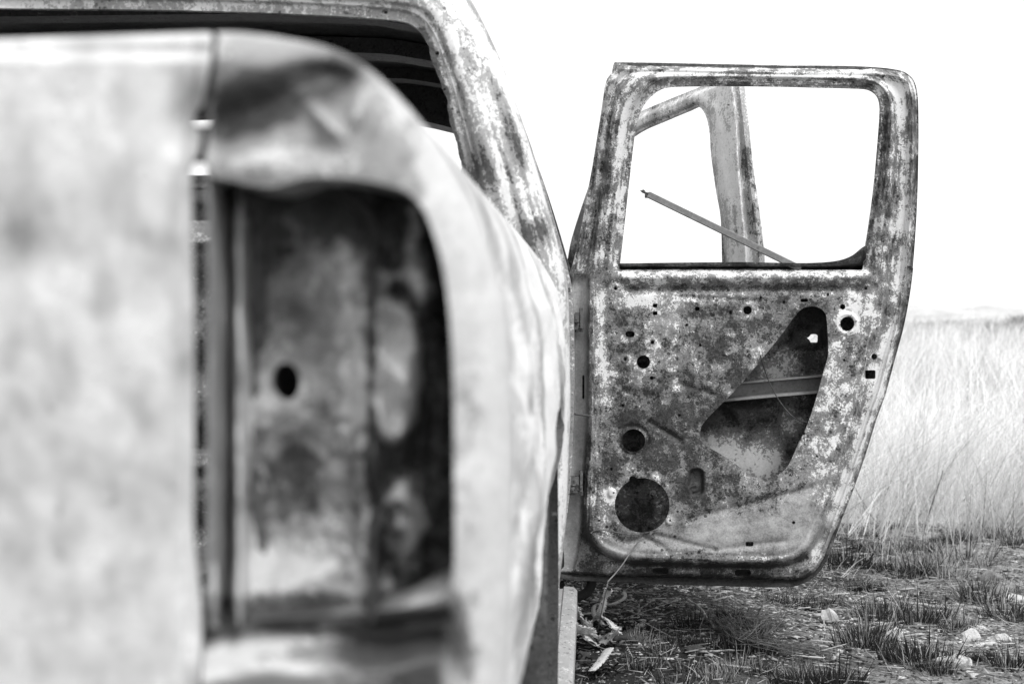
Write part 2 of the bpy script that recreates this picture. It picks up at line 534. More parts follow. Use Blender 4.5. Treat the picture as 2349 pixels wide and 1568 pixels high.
# ------------------------------------------------------------------ right bed side: rear corner, lamp recess, flank
BC, BR = 0.722, 0.030
prof = smooth([(497, 74), (560, 76), (640, 86), (762, 112), (849, 160), (932, 240), (1006, 334), (1058, 421), (1102, 508), (1142, 638), (1163, 725),
               (1176, 942), (1178, 1150), (1174, 1377), (1160, 1600), (1140, 1812), (1080, 2250)], False, 6)
c_left = smooth([(497, 74), (496, 150), (490, 215), (478, 250), (481, 288), (474, 340), (470, 378), (474, 402), (477, 700), (475, 1000), (472, 1390), (462, 1568), (462, 1900), (470, 2250)], False, 5)
c_poly = np.concatenate([prof, c_left[::-1]])
lamp_poly = np.concatenate([smooth([(479, 404), (520, 412), (575, 424), (630, 427), (700, 408), (790, 408), (870, 420), (925, 436), (958, 462), (985, 510), (1008, 580), (1024, 660),
                                    (1034, 760), (1040, 900), (1042, 1100), (1042, 1280), (1030, 1350), (985, 1378), (880, 1400), (740, 1412), (600, 1420), (500, 1420)], False, 5), [(490, 1418), (486, 1200), (486, 700)]])
def corner_sdf(U, V): return np.maximum(psdf(c_poly, U, V), -psdf(lamp_poly, U, V))
def corner_depth(U, V):
    d = pdist(prof, U, V)
    e = np.clip(d / 135.0, 0, 1)
    Yd = BR - BR * np.sqrt(np.maximum(1 - (1 - e) ** 2, 0))
    # dent across the panel above the lamp and folds below it
    Yd = Yd + sst(0, 60, d) * (0.017 * np.exp(-0.5 * ((V - (300 - 0.42 * (U - 480))) / 46) ** 2) * sst(440, 520, U) * (1 - sst(830, 930, U))
                               + 0.005 * gauss(U, V, 845, 265, 18, 60, 0.3) - 0.012 * gauss(U, V, 745, 275, 44, 13, 0.8) - 0.012 * gauss(U, V, 822, 255, 14, 34, 0.3) - 0.005 * gauss(U, V, 560, 370, 70, 26))
    Yd = Yd + 0.014 * np.exp(-0.5 * ((V - (1462 - 0.10 * (U - 480))) / 16) ** 2) * sst(560, 640, U) * (1 - sst(800, 900, U))
    Yd = Yd + 0.034 * np.exp(-0.5 * ((V - (1520 - 0.16 * (U - 480))) / 30) ** 2) * sst(600, 720, U) * (1 - sst(1010, 1060, U))
    Yd = Yd - 0.030 * np.exp(-0.5 * ((V - (1560 - 0.22 * (U - 480))) / 42) ** 2) * (1 - sst(760, 900, U)) - 0.016 * gauss(U, V, 820, 1570, 120, 46, -0.3)
    Yd = Yd + 0.02 * gauss(U, V, 1045, 1480, 16, 60, -0.15)
    return Yd + 0.0016 * wav(U, V, 0.02, 31) * sst(0, 80, d)
def corner_pos(U, V): return un(U, V, plane(U, BC) + corner_depth(U, V))
def corner_rim(U, V):
    a = np.abs(psdf(lamp_poly, U, V)) < 3
    b = pdist(c_left, U, V) < 3
    return np.where((a | b)[:, None], np.array([0.0, 0.078, 0.0]), 0.0) * np.where(a, 1.0, 0.5)[:, None]
def corner_ox_light(U, V):  # also paints the dent's shade, ridge highlights and ledge reflections into the colour
    dk = -1.8 * np.exp(-0.5 * ((V - (270 - 0.40 * (U - 500))) / 48) ** 2) * sst(470, 520, U) * (1 - sst(800, 900, U))
    return dk + 0.5 * sst(90, 20, pdist(prof, U, V)) + 0.8 * gauss(U, V, 640, 365, 150, 26) + 0.9 * gauss(U, V, 745, 275, 40, 12, 0.8) + 0.9 * gauss(U, V, 822, 255, 12, 34, 0.3) - 0.8 * gauss(U, V, 560, 200, 60, 40) + 0.9 * sst(930, 1010, U) * sst(1400, 1300, V) - 1.6 * sst(1385, 1400, V) * sst(1490, 1455, V + 0.1 * (U - 480)) * sst(1045, 1020, U) - 1.1 * gauss(U, V, 930, 1500, 90, 26, -0.15) + 1.2 * gauss(U, V, 720, 1560, 130, 26) + 1.2 * gauss(U, V, 1150, 1480, 60, 120) + 0.5 * sst(1500, 1560, V) * sst(830, 760, U) - 1.1 * sst(730, 800, U) * sst(1030, 1000, U) * sst(1420, 1450, V) + 1.0 * line_g(U, V, [(740, 1428), (860, 1410), (1000, 1372)], 9) \
        - 0.5 * gauss(U, V, 930, 370, 14, 40, 0.4) + 1.6 * gauss(U, V, 570, 1485, 90, 22, -0.2) + 0.9 * gauss(U, V, 800, 1418, 40, 10) + 0.5 * gauss(U, V, 970, 1395, 40, 14, -0.5)
us = band([np.arange(440, 540, 3.0), np.arange(540, 930, 7), np.arange(930, 1200, 4.0)])
vs = band([np.arange(62, 470, 4.0), np.arange(470, 1350, 8), np.arange(1350, 1600, 5.0), np.arange(1600, 2300, 25)])
P, f, ns, ox = sheet(us, vs, corner_sdf, corner_pos, corner_rim, corner_ox_light)
bed_side = part('bed_side', P, f, M_CORNER, truck, ns, ox)

# flank: the corner's outline swept forward along the truck
pl = np.concatenate([[0], np.cumsum(np.hypot(*np.diff(prof, axis=0).T))])
P0 = un(prof[:, 0], prof[:, 1], plane(prof[:, 0], BC + BR))
FW = np.array([SA, CA, 0.0]); RT = np.array([CA, -SA, 0.0])
ARCH_S, ARCH_Z, ARCH_R = 1.83, -0.40, 0.29
def fl_base(U): return np.stack([np.interp(U, pl, P0[:, k]) for k in range(3)], -1)
def fl_sdf(U, V):
    z = np.interp(U, pl, P0[:, 2]) - H
    s = BC + BR + V
    return np.maximum(np.maximum(U - pl[-1] + 1, 1 - U), -(np.hypot(s - ARCH_S, z - ARCH_Z) - ARCH_R))
def fl_pos(U, V):
    B = fl_base(U)
    z = B[..., 2] - H
    s = BC + BR + V
    out = sst(0.11, 0.02, z)
    r = np.hypot(s - ARCH_S, z - ARCH_Z)
    bump = -0.007 + 0.006 * wav(s * 22, z * 7 - s * 6, 1.0, 45) * sst(0.9, 1.0, s) + 0.003 * np.exp(-((r - ARCH_R) / 0.05) ** 2) * sst(0.0, -0.05, z)
    bump = bump - 0.010 * gauss(s, z, 1.0, 0.0, 0.10, 0.05) - 0.006 * gauss(s, z, 0.96, -0.115, 0.09, 0.02) - 0.008 * gauss(s, z, 1.25, -0.06, 0.08, 0.05) \
        + 0.006 * wav(s * 16, z * 26, 1.0, 41) + 0.002 * wav(s * 40, z * 60, 1.0, 42) - 0.007 * np.exp(-0.5 * ((z + 0.16 - 0.35 * (s - 1.0)) / 0.012) ** 2) * sst(0.85, 0.95, s) * sst(1.5, 1.3, s) - 0.006 * np.exp(-0.5 * ((z - 0.005 + 0.5 * (s - 0.95)) / 0.012) ** 2) * sst(0.88, 0.95, s) * sst(1.25, 1.15, s)
    bump = bump - 0.012 * gauss(s, z, 0.86, -0.26, 0.07, 0.05)
    return B + V[..., None] * FW + (bump * out * sst(0, 0.06, V))[..., None] * RT
def fl_ox_light(U, V):  # shoulder highlight and wavy shading painted in with the scorch streaks
    B = fl_base(U); z = B[..., 2] - H; s = BC + BR + V
    return 0.5 + 0.45 * sst(0.1, 0.0, z) * sst(-0.12, 0.0, z) + 0.8 * wav(s * 9, z * 20, 1.0, 43) + 1.3 * wav(s * 34, z * 9, 1.0, 44) - 1.0 * gauss(s, z, 1.02, 0.0, 0.07, 0.035) - 1.0 * gauss(s, z, 1.2, -0.2, 0.10, 0.03) - 0.2 * gauss(s, z, 0.9, -0.12, 0.1, 0.06) - 0.5 * gauss(s, z, 0.96, -0.12, 0.07, 0.015) \
        + 0.7 * gauss(s, z, 0.82, -0.2, 0.06, 0.03)
us = band([np.linspace(0, pl[-1], 170)])
vs = band([np.linspace(0, 0.3, 60), np.linspace(0.3, 1.385, 150)])
P, f, ns, ox = sheet(us, vs, fl_sdf, fl_pos, lambda U, V: np.tile(-0.03 * RT, (len(U), 1)), fl_ox_light)
part('flank_panel', P, f, M_FLANK, bed_side, ns, ox)

# dark filler added by the latch so the tailgate-corner slit stays dark
mb = MB()
mb.box(un(467, 176, 0.752), 0.010, 0.012, 0.0195)
mb.box(un(463, 332, 0.752), 0.010, 0.012, 0.0085)
mb.part('slit_filler', M_SOOT, bed_side)
# lamp recess behind the opening
def lr_depth(U, V):
    D = 0.070 + 0.004 * np.cos((V - 420) / 300.0)
    D = D - 0.058 * np.exp(-0.5 * ((U - 490) / 11) ** 2) - 0.040 * np.exp(-0.5 * ((U - 548) / 11) ** 2) + 0.006 * np.exp(-0.5 * ((U - 517) / 9) ** 2)
    D = D - 0.012 * np.exp(-0.5 * ((U - (852 - 22 * np.cos((V - 900) / 420.0))) / 15) ** 2) * sst(480, 560, V)
    pan = rrect(700, 1010, 156, 590, 130, U, V) + 10 * wav(U, V, 0.03, 55)
    D = D - 0.018 * sst(-14, 12, pan) * sst(520, 560, U) - 0.012 * np.exp(-0.5 * ((pan - 4) / 9) ** 2) * sst(540, 570, U)
    for x, y, sx, sy, q_ in ((905, 560, 26, 60, .014), (920, 760, 30, 50, -.012), (935, 930, 22, 70, .014), (895, 1010, 20, 26, -.014), (935, 1180, 34, 36, .016), (890, 1290, 40, 30, -.010), (985, 680, 20, 60, .018), (1000, 1000, 18, 90, .014)):
        D = D - q_ * gauss(U, V, x, y, sx, sy)
    el = np.hypot((U - 897) / 64.0, (V - 850) / 168.0) - 1
    D = D - 0.020 * sst(0.16, -0.12, el) * sst(856, 872, U) - 0.014 * gauss(U, V, 512, 692, 14, 20)
    D = D + 0.007 * wav(U, V, 0.06, 53) * sst(860, 900, U) + 0.005 * wav(U, V, 0.030, 56) * sst(570, 620, U) + 0.010 * gauss(U, V, 700, 1130, 90, 90) - 0.008 * gauss(U, V, 760, 700, 40, 120)
    D = D + 0.022 * sst(930, 985, U + 26 * np.sin(V / 130.0)) + 0.012 * sst(850, 880, U)
    D = D - 0.030 * sst(1250, 1390, V) * (1 - sst(850, 950, U))
    D = D + 0.010 * gauss(U, V, 900, 1085, 34, 26) + 0.008 * gauss(U, V, 912, 620, 30, 40) + 0.008 * gauss(U, V, 868, 1200, 10, 50)
    D = D - 0.007 * gauss(U, V, 655, 875, 44, 54)
    return D + 0.003 * wav(U, V, 0.016, 51)
def lr_sdf(U, V):
    return np.maximum(np.maximum(psdf(lamp_poly, U, V) - 22, 481 - U), -(np.hypot((U - 655) / 34.0, (V - 875) / 44.0) - 1) * 34)
def lr_ox_shade(U, V):  # rust mottling, plus painted overhang shade at the top and blurred highlights
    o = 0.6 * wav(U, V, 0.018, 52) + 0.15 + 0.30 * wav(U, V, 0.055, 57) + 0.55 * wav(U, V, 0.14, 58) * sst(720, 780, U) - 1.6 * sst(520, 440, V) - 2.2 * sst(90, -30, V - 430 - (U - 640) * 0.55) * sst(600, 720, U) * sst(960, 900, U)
    o = o + 2.2 * (gauss(U, V, 492, 1100, 10, 190) + 0.7 * gauss(U, V, 550, 980, 10, 300)) + 1.3 * gauss(U, V, 640, 905, 40, 46) + 1.2 * gauss(U, V, 925, 870, 26, 110) - 0.8 * sst(960, 985, U)
    o = o + 0.55 * gauss(U, V, 800, 900, 28, 110) + 0.5 * gauss(U, V, 930, 900, 28, 90) + 0.4 * gauss(U, V, 710, 720, 50, 90) + 1.2 * gauss(U, V, 620, 1290, 70, 40) + 1.2 * gauss(U, V, 780, 1200, 30, 30) + 1.4 * gauss(U, V, 720, 1300, 40, 18) + 0.9 * gauss(U, V, 800, 760, 18, 130)
    o = o - 0.9 * gauss(U, V, 900, 1085, 36, 24) - 0.7 * gauss(U, V, 915, 620, 34, 44) - 0.8 * sst(945, 985, U) - 0.45 * gauss(U, V, 650, 1090, 90, 80) - 0.8 * gauss(U, V, 868, 1200, 12, 60)
    pan = rrect(700, 1010, 156, 590, 130, U, V) + 10 * wav(U, V, 0.03, 55)
    o = o - 1.2 * np.exp(-0.5 * ((pan - 2) / 10) ** 2) * sst(560, 600, U) + 0.5 * np.exp(-0.5 * ((pan + 24) / 12) ** 2) * sst(780, 820, U) * sst(560, 700, V) + 0.9 * wav(U, V, 0.05, 54) * sst(860, 900, U)
    el = np.hypot((U - 897) / 64.0, (V - 850) / 168.0) - 1
    e2 = np.hypot((U - 915) / 46.0, (V - 1190) / 66.0) - 1
    o = o + 1.5 * sst(0.1, -0.3, el) * sst(858, 880, U) - 1.2 * np.exp(-0.5 * ((el - 0.22) / 0.12) ** 2) * sst(870, 900, U) + 1.3 * np.exp(-0.5 * (e2 / 0.2) ** 2) * sst(870, 900, U) - 0.8 * sst(-0.2, -0.5, e2)
    o = o - 1.0 * sst(1340, 1380, V) + 1.3 * gauss(U, V, 940, 1200, 26, 30) - 0.7 * gauss(U, V, 505, 660, 16, 26) + 0.9 * gauss(U, V, 508, 700, 16, 22) - 0.7 * gauss(U, V, 505, 770, 18, 34) - 0.5 * gauss(U, V, 515, 1000, 8, 300)
    return o
us = np.arange(455, 1075, 5.0); vs = np.arange(380, 1450, 6.0)
P, f, ns, ox = sheet(us, vs, lr_sdf, lambda U, V: un(U, V, plane(U, BC) + lr_depth(U, V)), lambda U, V: np.tile([0.0, 0.012, 0.0], (len(U), 1)), lr_ox_shade)
part('lamp_recess', P, f, M_LAMP, bed_side, ns, ox)

# bed: inner wall, floor, front board, left side
RM = np.array(Matrix.Rotation(-YAW, 3, 'Z'))
def tbox(mbx, t0, t1, s0, s1, z0, z1):
    c = tr((t0 + t1) / 2, (s0 + s1) / 2, (z0 + z1) / 2)
    return mbx.box(c, (t1 - t0) / 2, (s1 - s0) / 2, (z1 - z0) / 2, RM)
mb = MB()
tbox(mb, -0.150, -0.142, 0.79, 2.12, -0.36, 0.135)
tbox(mb, -0.150, -0.100, 0.79, 2.12, 0.128, 0.134)
mb.part('inner_wall', M_RUST, bed_side)
mb = MB()
tbox(mb, -1.60, -0.151, 0.79, 2.13, -0.37, -0.35)
for k in range(11):
    tbox(mb, -1.58 + k * 0.132, -1.52 + k * 0.132, 0.80, 2.11, -0.349, -0.337)
mb.part('bed_floor', M_RUST, truck)
us = np.unique(np.concatenate([np.linspace(-1.60, -0.62, 20), np.arange(-0.62, -0.146, 0.006)])); vs = np.arange(-0.36, 0.150, 0.005)
def hb_pos(U, V):
    d = 0.014 * np.sin(V * 52.0) + 0.004 * wav(U * 40, V * 40, 1.0, 61) - 0.03 * sst(0.105, 0.108, V) - 0.022 * (sst(-0.235, -0.232, V) - sst(-0.21, -0.207, V))
    return tr(U, 2.15 + d, V)
P, f, ns, ox = sheet(us, vs, lambda U, V: np.full(U.shape, -1.0), hb_pos, None, lambda U, V: 0.4 * wav(U * 30, V * 30, 1.0, 62) + 0.1 * sst(0.1, 0.11, V) + 0.5 * gauss(U, V, -0.5, -0.215, 1, 0.008) + 0.5 * gauss(U, V, -0.5, -0.29, 1, 0.01))
part('headboard', P, f, M_RUST, truck, ns, ox)
mb = MB()
tbox(mb, -1.76, -1.62, 0.73, 2.13, -0.45, 0.14)
mb.part('bed_side', M_PALE, truck)
# wheel well and bare rims on the ground
WELL = tr(-0.13, ARCH_S, ARCH_Z)
mb = MB().lathe([(0.294, 0.123), (0.30, -0.12), (0.05, -0.12)], WELL, RT, 40)
mb.part('wheel_well', M_SOOT, bed_side, None)
def wheel(t, s):
    c = tr(t, s, -H + 0.20)
    mbx = MB().lathe([(0.03, 0.03), (0.07, 0.035), (0.12, 0.01), (0.155, 0.015), (0.165, 0.075), (0.20, 0.085), (0.202, 0.075), (0.175, 0.06), (0.165, -0.06), (0.20, -0.085), (0.19, -0.09), (0.15, -0.06)], c, RT, 32)
    for k in range(5):
        a = k * 1.2566
        q = c + RT * 0.03 + 0.09 * (math.cos(a) * FW + math.sin(a) * np.array([0, 0, 1.0]))
        mbx.tube([q, q + RT * 0.012], 0.010, 6)
    o = mbx.part('wheel', M_RUST, truck)
    return o
for t_, s_ in ((-0.13, ARCH_S), (-1.63, ARCH_S), (-0.13, 4.62), (-1.63, 4.62)): wheel(t_, s_)

# ------------------------------------------------------------------ cab: rear panel, side, roof
CC, CRD = 2.25, 0.085
cab_out = smooth([(700, -120), (900, -110), (990, -80), (1045, -45), (1080, 0), (1106, 48), (1131, 100), (1153, 150), (1172, 202), (1201, 290), (1230, 385), (1257, 480), (1282, 570), (1298, 640), (1304, 725), (1307, 900), (1305, 1020), (1300, 1150), (1291, 1270), (1277, 1380), (1265, 1480), (1258, 1560)], False, 5)
cab_poly = np.concatenate([[(-1350, -60), (-1000, -112), (-300, -122)], cab_out, [(-1350, 1560)]])
win_poly = np.concatenate([[(-1150, 22)], smooth([(-300, 14), (0, 19), (300, 22), (500, 26), (700, 33), (850, 42), (925, 50), (957, 66), (974, 92), (988, 128), (1003, 170), (1017, 212), (1030, 262), (1042, 305), (1053, 352), (1060, 384)], False, 5), [(1057, 402), (-1150, 402)]])
def cab_sdf(U, V):
    wv = psdf(win_poly, U, V) + 2.2 * wav(U, V, 0.16, 71) * sst(960, 975, U) + 4.5 * (gauss(U, V, 1034, 282, 9, 9) - gauss(U, V, 1016, 232, 9, 14) - gauss(U, V, 984, 108, 6, 8))
    o = np.maximum(psdf(cab_poly, U, V), -wv)
    for x, y, r in ((1003, 122, 5.0), (885, 28, 4.5), (1020, 205, 3)):
        o = np.maximum(o, -circ(x, y, r, U, V))
    return o
def cab_depth(U, V):
    d = pdist(cab_out, U, V)
    e = np.clip(d / 105.0, 0, 1)
    Yd = CRD - CRD * np.sqrt(np.maximum(1 - (1 - e) ** 2, 0))
    dw = np.abs(psdf(win_poly, U, V))
    Yd = Yd + 0.016 * sst(30, 20, dw) + 0.010 * np.exp(-0.5 * ((dw - 33) / 4.5) ** 2) - 0.006 * np.exp(-0.5 * ((dw - 62) / 12) ** 2) * sst(20, 60, d)
    return Yd + 0.0015 * wav(U, V, 0.05, 72) + 0.003 * wav(U, V, 0.015, 73)
def cab_ox_light(U, V):  # rust streaks, with the pillar's sunlit outer edge painted paler
    dw = np.abs(psdf(win_poly, U, V)); d = pdist(cab_out, U, V)
    o = 0.30 * wav(U, V, 0.03, 74) + 0.9 * wav(d, V * 0.09, 0.16, 75) * sst(930, 990, U) - 0.5 * np.exp(-0.5 * (dw / 9) ** 2) * sst(950, 1000, U) - 0.55 * np.exp(-0.5 * ((dw - 36) / 7) ** 2) * sst(60, 140, V) + 0.45 * sst(45, 10, d) - 0.8 * gauss(U, V, 1075, 385, 34, 60, -0.25) - 0.5 * gauss(U, V, 1130, 420, 30, 60, -0.25)
    o = o - 1.6 * sst(395, 410, V) * sst(900, 800, U) - 0.8 * gauss(U, V, 1235, 530, 24, 36) + 0.35 * sst(30, 8, V) * sst(960, 900, U) + 0.6 * gauss(U, V, 1200, 470, 28, 60, -0.3)
    return o
us = band([np.linspace(-1350, 0, 24), np.linspace(0, 760, 50), np.arange(760, 1320, 3.0)])
vs = band([np.arange(-130, 680, 3.0), np.linspace(680, 1570, 60)])
P, f, ns, ox = sheet(us, vs, cab_sdf, lambda U, V: un(U, V, plane(U, CC) + cab_depth(U, V)), lambda U, V: np.where((pdist(cab_out, U, V) > 6)[:, None], np.array([0.0, 0.012, 0.0]), 0.0), cab_ox_light)
rear_panel = part('cab_rear_panel', P, f, M_CAB, truck, ns, ox)

# cab side: profile t(z) taken from the rear corner's outline
Pc = un(cab_out[:, 0], cab_out[:, 1], plane(cab_out[:, 0], CC + CRD))
sel = (cab_out[:, 0] > 690)
zc = (Pc[sel, 2] - H)[::-1]
tc = ((Pc[sel] - np.array([-0.04, 0, H])) @ RT)[::-1]
def cab_t(z): return np.interp(z, zc, tc)
def rot_rrect(c, hw, hh, r, X, Y, sh): return rrect(c[0], c[1], hw, hh, r, X - sh * (Y - c[1]), Y)
def side_sdf(U, V):
    out = np.maximum(np.maximum(V - 0.535, -0.66 - V), np.maximum(CC + CRD - 0.002 - U, U - 5.6))
    # windscreen slope and bonnet line
    scr = (V - 0.545) * 0.80 + (U - 3.82) * 0.60
    out = np.maximum(out, np.where(V > 0.14, scr, np.maximum(V - 0.20, -1)))
    rear = psdf([(2.42, 0.02), (2.55, 0.40), (2.60, 0.485), (3.05, 0.49), (3.05, -0.585), (2.72, -0.585), (2.60, -0.48), (2.46, -0.25), (2.40, -0.10)], U, V) 
    front = psdf([(3.23, 0.49), (3.80, 0.47), (4.16, 0.10), (4.16, -0.585), (3.23, -0.585)], U, V)
    arch = np.hypot(U - 4.68, V + 0.50) - 0.36
    return np.maximum(np.maximum(out, -rear), np.maximum(-front, -arch))
us = np.arange(CC + CRD, 5.62, 0.02); vs = np.arange(-0.67, 0.56, 0.015)
def side_pos(U, V): return tr(cab_t(V) - 0.10 * sst(4.4, 5.7, U) ** 2, U, V)
P, f, ns, ox = sheet(us, vs, side_sdf, side_pos, lambda U, V: np.tile(-0.07 * RT, (len(U), 1)), lambda U, V: 0.4 * wav(U * 9, V * 9, 1.0, 81))
cab_side = part('cab_side', P, f, M_CAB, truck, ns, ox)
# left cab side, mirrored
us = np.arange(CC + CRD, 5.62, 0.06); vs = np.arange(-0.67, 0.56, 0.04)
P, f, ns, ox = sheet(us, vs, side_sdf, lambda U, V: tr(-1.76 - cab_t(V), U, V), lambda U, V: np.tile(0.07 * RT, (len(U), 1)), None)
part('cab_side', P, f, M_CAB, truck, ns, ox)
# roof
us = np.unique(np.concatenate([np.linspace(-1.62, -0.152, 60), np.linspace(-0.26, -0.152, 16)])); vs = np.linspace(2.33, 3.84, 30)
def roof_z(U):
    e = np.minimum(U + 1.62, -0.152 - U)
    return np.interp(e, [0, 0.01, 0.02, 0.06, 0.12, 0.25, 0.5], [0.505, 0.518, 0.530, 0.555, 0.577, 0.600, 0.610])
P, f, ns, ox = sheet(us, vs, lambda U, V: np.full(U.shape, -1.0), lambda U, V: tr(U, V, roof_z(U) + 0.004 * wav(U * 8, V * 8, 1.0, 82) + 0.012 * np.sin((V - 2.27) / 1.57 * math.pi)), None, None)
roof = part('roof', P, f, M_SOOT, truck, ns, ox)
def bow(s, hw, z0, z1, name='roof_bow', mat=M_SOOT, crown=0.0):
    """Cross rail under the roof that bends down towards its ends."""
    tt = np.linspace(-1.60, -0.16, 40)
    zz = roof_z(tt) - 0.61
    zl = zz - crown * (tt + 0.88) ** 2
    vs_, fs_ = [], []
    for t_, dz, dl in zip(tt, zz, zl):
        for (ds, zz_) in ((-hw, z1 + dz), (-hw * 0.96, z0 + dl), (hw * 0.96, z0 + dl), (hw, z1 + dz)):
            vs_.append(tr(t_, s + ds, zz_))
    for k in range(len(tt) - 1):
        for i in range(3):
            fs_.append([k * 4 + i, (k + 1) * 4 + i, (k + 1) * 4 + i + 1, k * 4 + i + 1])
    return part(name, np.array(vs_), fs_, mat, roof, 0)
bow(2.80, 0.035, 0.592, 0.618); bow(3.16, 0.05, 0.585, 0.618); bow(3.52, 0.035, 0.592, 0.618)
bow(3.80, 0.07, 0.540, 0.622, 'windscreen_header', M_SOOT, 0.07)
# cab inside: floor, dash beam, bulkhead
mb = MB(); tbox(mb, -1.68, -0.07, 2.32, 4.35, -0.60, -0.58); mb.part('cab_floor', M_SOOT, truck)
mb = MB(); tbox(mb, -1.66, -0.10, 4.28, 4.34, -0.58, 0.06); mb.part('bulkhead', M_SOOT, truck)
mb = MB(); mb.tube([tr(-1.64, 4.1, -0.02), tr(-0.9, 4.08, 0.0), tr(-0.12, 4.1, -0.02)], 0.03, 10); mb.part('dash_beam', M_RUST, truck)
us = np.linspace(-1.60, -0.17, 40); vs = np.linspace(4.22, 5.62, 30)
P, f, ns, ox = sheet(us, vs, lambda U, V: np.full(U.shape, -1.0), lambda U, V: tr(U, V, 0.20 - 0.16 * ((V - 4.22) / 1.4) ** 2 - 0.5 * (np.abs(U + 0.885) / 0.72) ** 6 * 0.1), None, None)
part('bonnet', P, f, M_CAB, truck, ns, ox)
for t_ in (-0.62, -1.14):
    mb = MB(); tbox(mb, t_ - 0.04, t_ + 0.04, 0.8, 5.4, -0.56, -0.46); mb.part('chassis_rail', M_RUST, truck)

# sill under the rear door opening
def sill():
    tt = np.array([-0.075, -0.07, -0.046, -0.043, -0.020, -0.017, 0.004, 0.012, 0.012, 0.0])
    zz = np.array([-0.60, -0.596, -0.597, -0.604, -0.603, -0.597, -0.598, -0.605, -0.66, -0.70])
    ss = np.linspace(2.30, 3.14, 90)
    U, V = np.meshgrid(np.arange(len(tt)), ss, indexing='ij')
    P = tr(tt[U], V, zz[U] + 0.0015 * wav(U * 1.0, V * 30, 1.0, 91))
    idx = np.arange(U.size).reshape(U.shape)
    f = np.stack([idx[:-1, :-1], idx[1:, :-1], idx[1:, 1:], idx[:-1, 1:]], -1).reshape(-1, 4).tolist()
    return part('door_sill', P.reshape(-1, 3), f, M_HINGE, truck, 0)
sill()

# ------------------------------------------------------------------ rear door, swung wide open
YD = 3.14
d_out = smooth([(1409, 143), (1500, 144), (1600, 146), (1800, 150), (1960, 152), (2050, 159), (2085, 172), (2102, 200), (2107, 260), (2106, 400), (2101, 520), (2091, 640), (2074, 740), (2050, 830), (2031, 900), (2010, 960),
                (1985, 1040), (1957, 1120), (1926, 1200), (1905, 1260), (1886, 1300), (1862, 1325), (1830, 1340), (1790, 1345), (1600, 1341), (1400, 1333), (1285, 1327)], False, 5)
d_left = [(1272, 1320), (1276, 1000), (1285, 760), (1297, 680), (1304, 632), (1313, 610), (1325, 565), (1342, 480), (1360, 380), (1378, 270), (1389, 195), (1393, 180), (1405, 165), (1409, 143)]
d_poly = np.concatenate([d_out, np.array(d_left[:-1], float)])
W = lambda zx, zy: (1261.7 + .4938 * zx, 630.9 + .4938 * zy)
win = np.concatenate([smooth([(1421, 618), (1430, 540), (1441, 440), (1455, 320), (1463, 276), (1475, 246), (1492, 224), (1512, 208), (1540, 200), (1624, 198), (1700, 198), (1785, 199), (1865, 201), (1950, 203), (1990, 206), (2010, 219), (2017, 236), (2018, 260),
                              (2014, 320), (2004, 430), (1992, 520), (1984, 570), (1981, 600), (1980, 610)], False, 5), [(1979, 619), (1700, 617)]])
cut_poly = smooth([W(*p) for p in [(1205, 145), (1240, 148), (1270, 165), (1284, 195), (1290, 280), (1292, 370), (1270, 450), (1240, 560), (1215, 640), (1185, 720), (1150, 790), (1120, 860), (1090, 905), (1050, 932), (1000, 943),
                                    (960, 940), (930, 930), (880, 890), (800, 835), (730, 795), (705, 770), (698, 735), (705, 700), (740, 655), (830, 565), (900, 490), (1000, 370), (1080, 270), (1130, 200), (1165, 160)]], True, 3)
circles = [(305, 62, 8), (980, 104, 7), (1360, 147, 13), (1468, 61, 7), (918, 163, 20), (1381, 226, 33), (476, 312, 9), (349, 390, 8), (434, 403, 31), (472, 477, 9), (698, 325, 7), (636, 230, 6.5), (1366, 394, 6.5), (1506, 378, 14),
           (338, 604, 7.5), (601, 650, 7.5), (388, 768, 54), (285, 900, 8), (428, 1068, 127), (384, 948, 17), (263, 1168, 8), (228, 1139, 6.5), (579, 1213, 7.5), (1132, 1148, 8), (1087, 125, 7), (1240, 840, 6.5), (1115, 928, 6),
           (593, 1097, 6), (660, 995, 6), (489, 940, 5), (296, 1010, 5.5), (558, 1139, 5.5), (1180, 735, 7), (918, 357, 4.5), (754, 188, 4)]
rects = [(488, 141, 11, 9, 1), (488, 177, 11, 9, 1), (685, 156, 11, 9, 1), (1181, 117, 18, 8, 8), (1291, 90, 6, 8, 4), (372, 274, 21, 14, 12), (1488, 461, 24, 20, 2), (839, 173, 6, 9, 2), (927, 1248, 18, 11, 2), (514, 1372, 38, 14, 13), (896, 1381, 38, 14, 13),
         (155, 520, 5, 56, 4)]
main_poly = smooth([(1352, 640), (1352, 800), (1350, 1000), (1346, 1120), (1345, 1190), (1352, 1225), (1372, 1252), (1405, 1272), (1450, 1284), (1520, 1288), (1660, 1291), (1770, 1291), (1815, 1284), (1845, 1266), (1866, 1236), (1890, 1180), (1915, 1110), (1940, 1030), (1962, 960),
                    (1985, 880), (2005, 800), (2022, 720), (2032, 640), (2038, 540), (2042, 400), (2046, 280), (2044, 235), (2030, 205), (2000, 186), (1950, 180), (1700, 177), (1520, 175), (1455, 176), (1430, 190), (1418, 225), (1405, 320), (1388, 430), (1370, 540)], True, 4)
def door_sdf(U, V):
    o = np.maximum(psdf(d_poly, U, V), -psdf(win, U, V))
    o = np.maximum(o, -psdf(cut_poly, U, V))
    for x, y, r in circles:
        x, y = W(x, y); o = np.maximum(o, -circ(x, y, r * .4938, U, V))
    for x, y, hw, hh, r in rects:
        x, y = W(x, y); o = np.maximum(o, -rrect(x, y, hw * .4938, hh * .4938, r * .4938, U, V))
    return o
